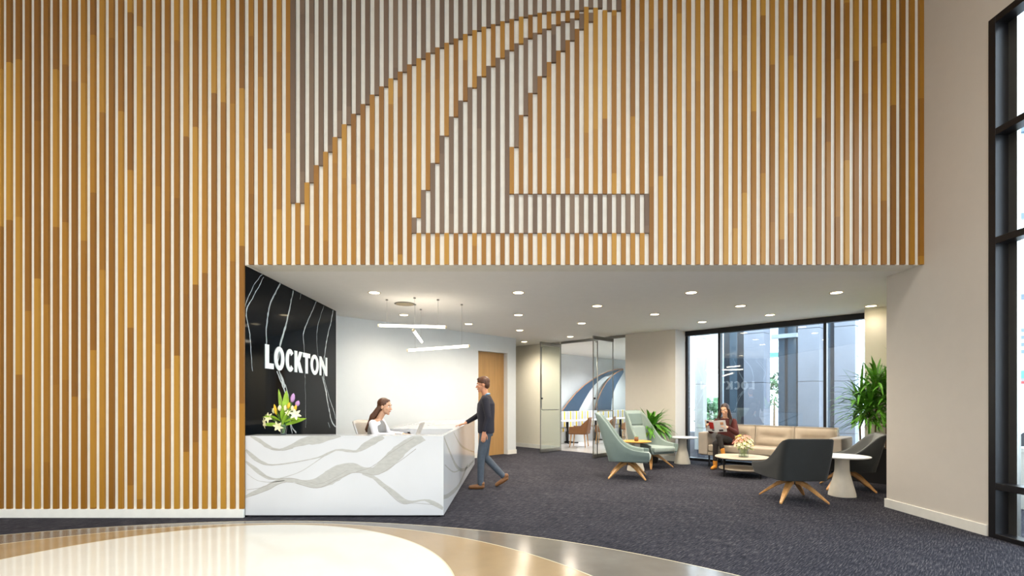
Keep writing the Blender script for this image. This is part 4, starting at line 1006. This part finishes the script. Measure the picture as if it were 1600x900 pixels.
blob('hair', 'hairdark', [('e',HT@V((-.026,0,.045)),(.100,.087,.088),Q),('e',HT@V((-.050,0,-.005)),(.070,.082,.085),Q),('c',HT@V((.045,.0,.090)),HT@V((.02,.074,.01)),.022,.022),('c',HT@V((.045,-.0,.090)),HT@V((.02,-.074,.01)),.022,.022),
   ('c',HT@V((.0,.078,-.01)),(.10,.125,1.02),.030,.036),('c',(.10,.125,1.02),(.16,.12,.90),.036,.018),('c',HT@V((.0,-.078,-.01)),(.09,-.12,1.04),.030,.034),('c',(.09,-.12,1.04),(.15,-.12,.93),.034,.018),('c',HT@V((-.07,0,-.03)),(-.02,0,1.03),.055,.06),('c',(-.02,0,1.03),(-.07,0,.88),.06,.03),('c',(-.02,.07,1.03),(-.05,.07,.90),.045,.025),('c',(-.02,-.07,1.03),(-.05,-.07,.90),.045,.025)], wo, .007, 2)
# magazine held open
mg = thing('magazine', 'open magazine held by the woman on the sofa', 'magazine', (0,0,0))
Tm = Matrix.Translation((4.50,10.30,0)) @ Matrix.Rotation(R(232),4,'Z') @ Matrix.Translation((.47,-.085,.875)) @ Matrix.Rotation(R(28),4,'Y')
for s_ in (1,-1):
    vs = []
    for i in range(7):
        t = i/6; vs += [(-.035*math.sin(t*math.pi*.55), s_*.205*t, -.135), (-.035*math.sin(t*math.pi*.55), s_*.205*t, .135)]
    mb = MB(); mb.add([tuple(Tm@V(p)) for p in vs], [(2*i,2*i+2,2*i+3,2*i+1) for i in range(6)])
    pg = mb.build('page', 'paper', mg, solid=.004)
    def patch(m_, y0, y1, z0, z1, nm):
        vs = []; n = 6
        for i in range(n+1):
            t = (y0+(y1-y0)*i/n)/.205; x = -.035*math.sin(t*math.pi*.55)+.0045
            vs += [(x, s_*.205*t, z0), (x, s_*.205*t, z1)]
        m2 = MB(); m2.add([tuple(Tm@V(p)) for p in vs], [(2*i,2*i+2,2*i+3,2*i+1) for i in range(n)]); m2.build(nm, m_, pg, solid=.0015)
    if s_ == -1: patch('inkred', .03,.12,-.07,.09,'printed_picture'); patch('inkdark', .12,.17,.0,.11,'printed_picture'); patch('inkdark', .03,.08,-.11,-.08,'printed_picture')
    else: patch('inkskin', .10,.16,.03,.09,'printed_picture'); patch('inkdark', .06,.14,-.12,-.08,'printed_picture')

# ============================================================ OUTSIDE
struct('ground_street', MB().box((-30,-40,-.15),(90,90,-.12)), 'paving', 'pale street paving')
def pier(label, x, y, w=.62, m=('concrete','joint'), h=7.5):
    t = thing('concrete_pier', label, 'concrete pier', (x,y,-.12), R(-45), 'concrete piers outside the lounge window')
    mb = MB(); z = 0
    for k, z1 in enumerate((.75,2.0,3.3,4.6,6.0,h)):
        mb.box((0,0,z),(w,w,z1-.012)); mb.box((.012,.012,z1-.012),(w-.012,w-.012,z1),1); z = z1
    mb.build('pier_blocks', list(m), t, bevel=.004); return t
pier('concrete pier coloured pale as if sunlit, at the left end of the lounge window', 5.22, 14.0, .25, ('concretelit','joint'))  # sunlight on this pier is put into its paler concrete colour
pier('grey concrete pier outside behind the sofa, left of centre', 6.15, 12.98, .50)
pier('grey concrete pier outside between the middle and right of the window', 7.05, 12.05, .46)
pier('grey concrete pier outside beside the cream pier', 7.72, 11.70, .42)
fc = thing('glazed_facade', 'dark blue glazed shopfront facade across the walkway', 'facade', (0,0,-.12))
def fpanel(px0, px1, s, m, nm, z0=0, z1=8.5, th=.12):
    P = []
    for px in (px0, px1):
        r = (px-CX)/F; Y = s/(1+r); P.append((r*Y, Y))
    q = th*.7071; mb = MB(); mb.prism([P[0],P[1],(P[1][0]+q,P[1][1]+q),(P[0][0]+q,P[0][1]+q)], z0, z1); mb.build(nm, m, fc)
for a, b, m_ in ((1122,1131,'facadelight'),(1131,1140,'facadedark'),(1140,1152,'facade'),(1152,1172,'facadedark'),(1216,1226,'facade'),(1226,1231,'facadedark'),(1231,1244,'facade'),(1244,1254,'facadedark'),(1290,1297,'facade'),(1297,1310,'facadedark')):
    fpanel(a, b, 21.0, m_, 'facade_panel')
fpanel(1131,1161,20.8,'facadelight','transom_bar',4.05,4.2); fpanel(1205,1245,20.8,'facadelight','transom_bar',3.25,3.36)
fa = thing('street_building', 'far pale street building with blue window bands, seen between piers', 'building', (0,0,-.12))
def far(px0, px1, Y, z0, z1, m, nm):
    x0, x1 = (px0-CX)/F*Y, (px1-CX)/F*Y; MB().box((x0,Y,z0),(x1,Y+1.0,z1)).build(nm, m, fa)
far(1095,1123,30,0,1.7,'bush','hedge_band'); far(1095,1123,31,3.2,9.0,'facadelight','wall'); far(1099,1109,30.8,6.2,8.6,'facade','window'); far(1111,1121,30.8,6.2,8.6,'facade','window')
far(1200,1222,30,5.3,9.5,'facadelight','wall'); far(1200,1222,29.8,4.2,4.45,'teal','fascia_band')
lp = thing('lamp_post', 'white post standing on the street, seen at the left of the lounge window', 'post', (8.5,20.9,-.12))
MB().tube([(0,0,0),(0,0,5.6)], .085, 14).build('pole', 'concretelit', lp, smooth=True); MB().box((-.8,-.08,5.6),(.9,.08,5.75)).build('arm', 'concretelit', lp)
def shrub(label, x, y, r, h, n, seed):
    t = thing('street_shrub', label, 'shrub', (x,y,-.12), 0, 'street shrubs'); rr = random.Random(seed); mb = MB()
    for k in range(n):
        an, el = rr.uniform(0,6.28), rr.uniform(-.2,1.5); q = rr.uniform(.5,1)
        c = V((r*q*math.cos(an)*math.cos(el), r*q*math.sin(an)*math.cos(el), h*.5+h*.5*q*math.sin(el)))
        d = V((rr.uniform(-1,1),rr.uniform(-1,1),rr.uniform(-.4,1))); blade(mb, c, d, .22, .09, .4, 0, 3)
    mb.build('foliage', 'bush', t); MB().tube([(0,0,0),(0,0,h*.6)],[.06,.03],8).build('stem', 'cane', t, smooth=True)
shrub('grey green street shrub seen beside the white lit pier edge', 10.3,19.2,.8,2.6,420,1)
shrub('low grey green street shrub at the left of the lounge window', 8.0,19.8,.7,1.5,300,2)
# right of the storefront
pw = thing('parapet_wall', 'low white wall outside the tall storefront', 'low wall', (0,0,-.12))
MB().box((6.62,6.2,0),(12,6.45,.86)).build('wall_block', 'concretelit', pw, bevel=.01); MB().box((6.58,6.16,.86),(12.04,6.49,.92)).build('coping', 'concretelit', pw, bevel=.006)
car = thing('parked_car', 'white parked car seen through the storefront edge', 'car', (15.6,14.4,-.12), R(0))
mb = MB(); prof = [(-1.9,.35),(-1.95,.75),(-1.6,.98),(-1.0,1.08),(-.35,1.46),(.9,1.50),(1.6,1.15),(2.1,1.0),(2.2,.4)]
mb.prism([(x,z) for x,z in prof], -.85, .85, T=Matrix(((1,0,0,0),(0,0,1,0),(0,1,0,0),(0,0,0,1)))); mb.build('body', 'carwhite', car, bevel=.06)
mb = MB(); mb.prism([(-.85,1.10),(-.33,1.40),(.30,1.43),(.30,1.10)], -.86,-.845, T=Matrix(((1,0,0,0),(0,0,1,0),(0,1,0,0),(0,0,0,1)))); mb.build('side_window', 'facadedark', car)
mb = MB(); mb.prism([(.36,1.10),(.36,1.43),(.88,1.44),(1.4,1.16)], -.86,-.845, T=Matrix(((1,0,0,0),(0,0,1,0),(0,1,0,0),(0,0,0,1)))); mb.build('side_window', 'facadedark', car)
for x in (-1.25,1.4):
    for y in (-.80,.80): MB().tube([(x,y-.1,.33),(x,y+.1,.33)], .33, 24).build('wheel', 'tyre', car, smooth=False, bevel=.01)
ob = thing('office_tower', 'distant white office tower with slatted blue bands outside the storefront', 'building', (62,58,-.12))
MB().box((-3,0,0),(12,8,11)).build('tower_wall', 'facadelight', ob)
for k in range(6): MB().box((-3.05,-.15,5.4+k*.85),(11,0,5.8+k*.85)).build('window_band', 'facade', ob)
cn = thing('street_awning', 'teal and red fascia of a shop across the street', 'awning', (31,30,-.12))
MB().box((-4,0,2.9),(6,.3,3.35)).build('teal_fascia', 'teal', cn); MB().box((-4,-.02,2.55),(6,.3,2.7)).build('red_fascia', 'inkred', cn); MB().box((-4,.3,0),(6,3,4.2)).build('shop_wall', 'facadelight', cn)
up = thing('canopy_frame', 'pale blue metal canopy frame above the street outside the storefront', 'canopy', (0,0,0))
MB().box((12,12.0,6.9),(22,12.25,13)).build('canopy_panel', 'facadelight', up); MB().box((12,11.9,8.0),(22,12.0,8.12)).build('canopy_rail', 'facade', up)
for z in (3.9,5.9): MB().box((12,12.0,z),(22,12.1,z+.14)).build('canopy_rail', 'facade', up)
MB().box((13.6,12.02,-.12),(13.8,12.2,7)).build('post', 'facade', up)

# ============================================================ LIGHT
W = bpy.data.worlds.new('sky'); SC.world = W; W.use_nodes = True; nt = W.node_tree
bg = nt.nodes['Background']; sk = nt.nodes.new('ShaderNodeTexSky'); sk.sky_type = 'HOSEK_WILKIE'; sk.turbidity = 6; sk.sun_direction = V((.5,-.5,.75)).normalized(); sk.ground_albedo = .5
mixn = nt.nodes.new('ShaderNodeMix'); mixn.data_type = 'RGBA'; mixn.inputs[0].default_value = .75
nt.links.new(sk.outputs[0], mixn.inputs[6]); mixn.inputs[7].default_value = (.84,.92,1,1)
nt.links.new(mixn.outputs[2], bg.inputs[0]); bg.inputs[1].default_value = 11
def area(name, loc, rot, sx, sy, e, col=(1,1,1), spread=180):
    l = bpy.data.lights.new(name, 'AREA'); l.shape = 'RECTANGLE'; l.size = sx; l.size_y = sy; l.energy = e; l.color = col; l.spread = R(spread)
    o = bpy.data.objects.new(name, l); COL.objects.link(o); o.location = loc; o.rotation_euler = rot; return o
area('lobby_ceiling_light', (-4.5,.8,TZ-.02), (0,0,0), 7, 4, 350, (1,.95,.86), 130)
area('lobby_ceiling_light', (1.5,.8,TZ-.02), (0,0,0), 6, 4, 310, (1,.96,.89), 130)
area('lobby_back_fill', (-2,BY+.1,3.6), (R(90),0,0), 13, 6.5, 520, (.93,.96,1))  # added area light before the solid back wall; no window there
def spot(name, loc, e, col, size=150, r=.12, tgt=None):
    l = bpy.data.lights.new(name, 'SPOT'); l.energy = e; l.color = col; l.spot_size = R(size); l.spot_blend = .9; l.shadow_soft_size = r
    o = bpy.data.objects.new(name, l); COL.objects.link(o); o.location = loc
    if tgt: o.rotation_euler = (V(tgt)-V(loc)).to_track_quat('-Z','Y').to_euler()
for x, y in ((2.2,15.6),(3.6,17.0),(4.6,18.6),(3.3,15.2)): spot('meeting_room_downlight', (x,y,ZC-.03), 330, (.95,.98,1))
for x, y in ((-3.0,8.4),(-2.2,9.3),(-1.3,10.2),(-.5,11.0)): spot('reception_wall_fill', (x,y,ZC-.03), 5, (1,.96,.9), 120, .1, (x-1,y+1.1,1.2))  # unseen spots without fittings, added to brighten the reception wall
spot('hall_fill_spot', (.2,13.4,ZC-.03), 90, (1,.94,.84), 150, .3)  # extra spot added near the hall fitting to lift the hall wall

# ============================================================ CAMERA
cam = bpy.data.cameras.new('camera'); co = bpy.data.objects.new('camera', cam); COL.objects.link(co); SC.camera = co
co.location = (0,0,H); co.rotation_euler = (R(90),0,0); cam.sensor_width = 36; cam.lens = F/1600*36
cam.shift_x = -(CX-800)/1600; cam.shift_y = (HY-450)/1600; cam.clip_start = .05; cam.clip_end = 300
SC.view_settings.view_transform = 'Standard'; SC.view_settings.look = 'None'; SC.view_settings.gamma = 1; SC.view_settings.exposure = 0
SC.view_settings.use_curve_mapping = False
SC.cycles.max_bounces = 8; SC.cycles.diffuse_bounces = 4; SC.cycles.glossy_bounces = 4; SC.cycles.transparent_max_bounces = 16
SC.cycles.caustics_reflective = False; SC.cycles.caustics_refractive = False; SC.cycles.sample_clamp_indirect = 6
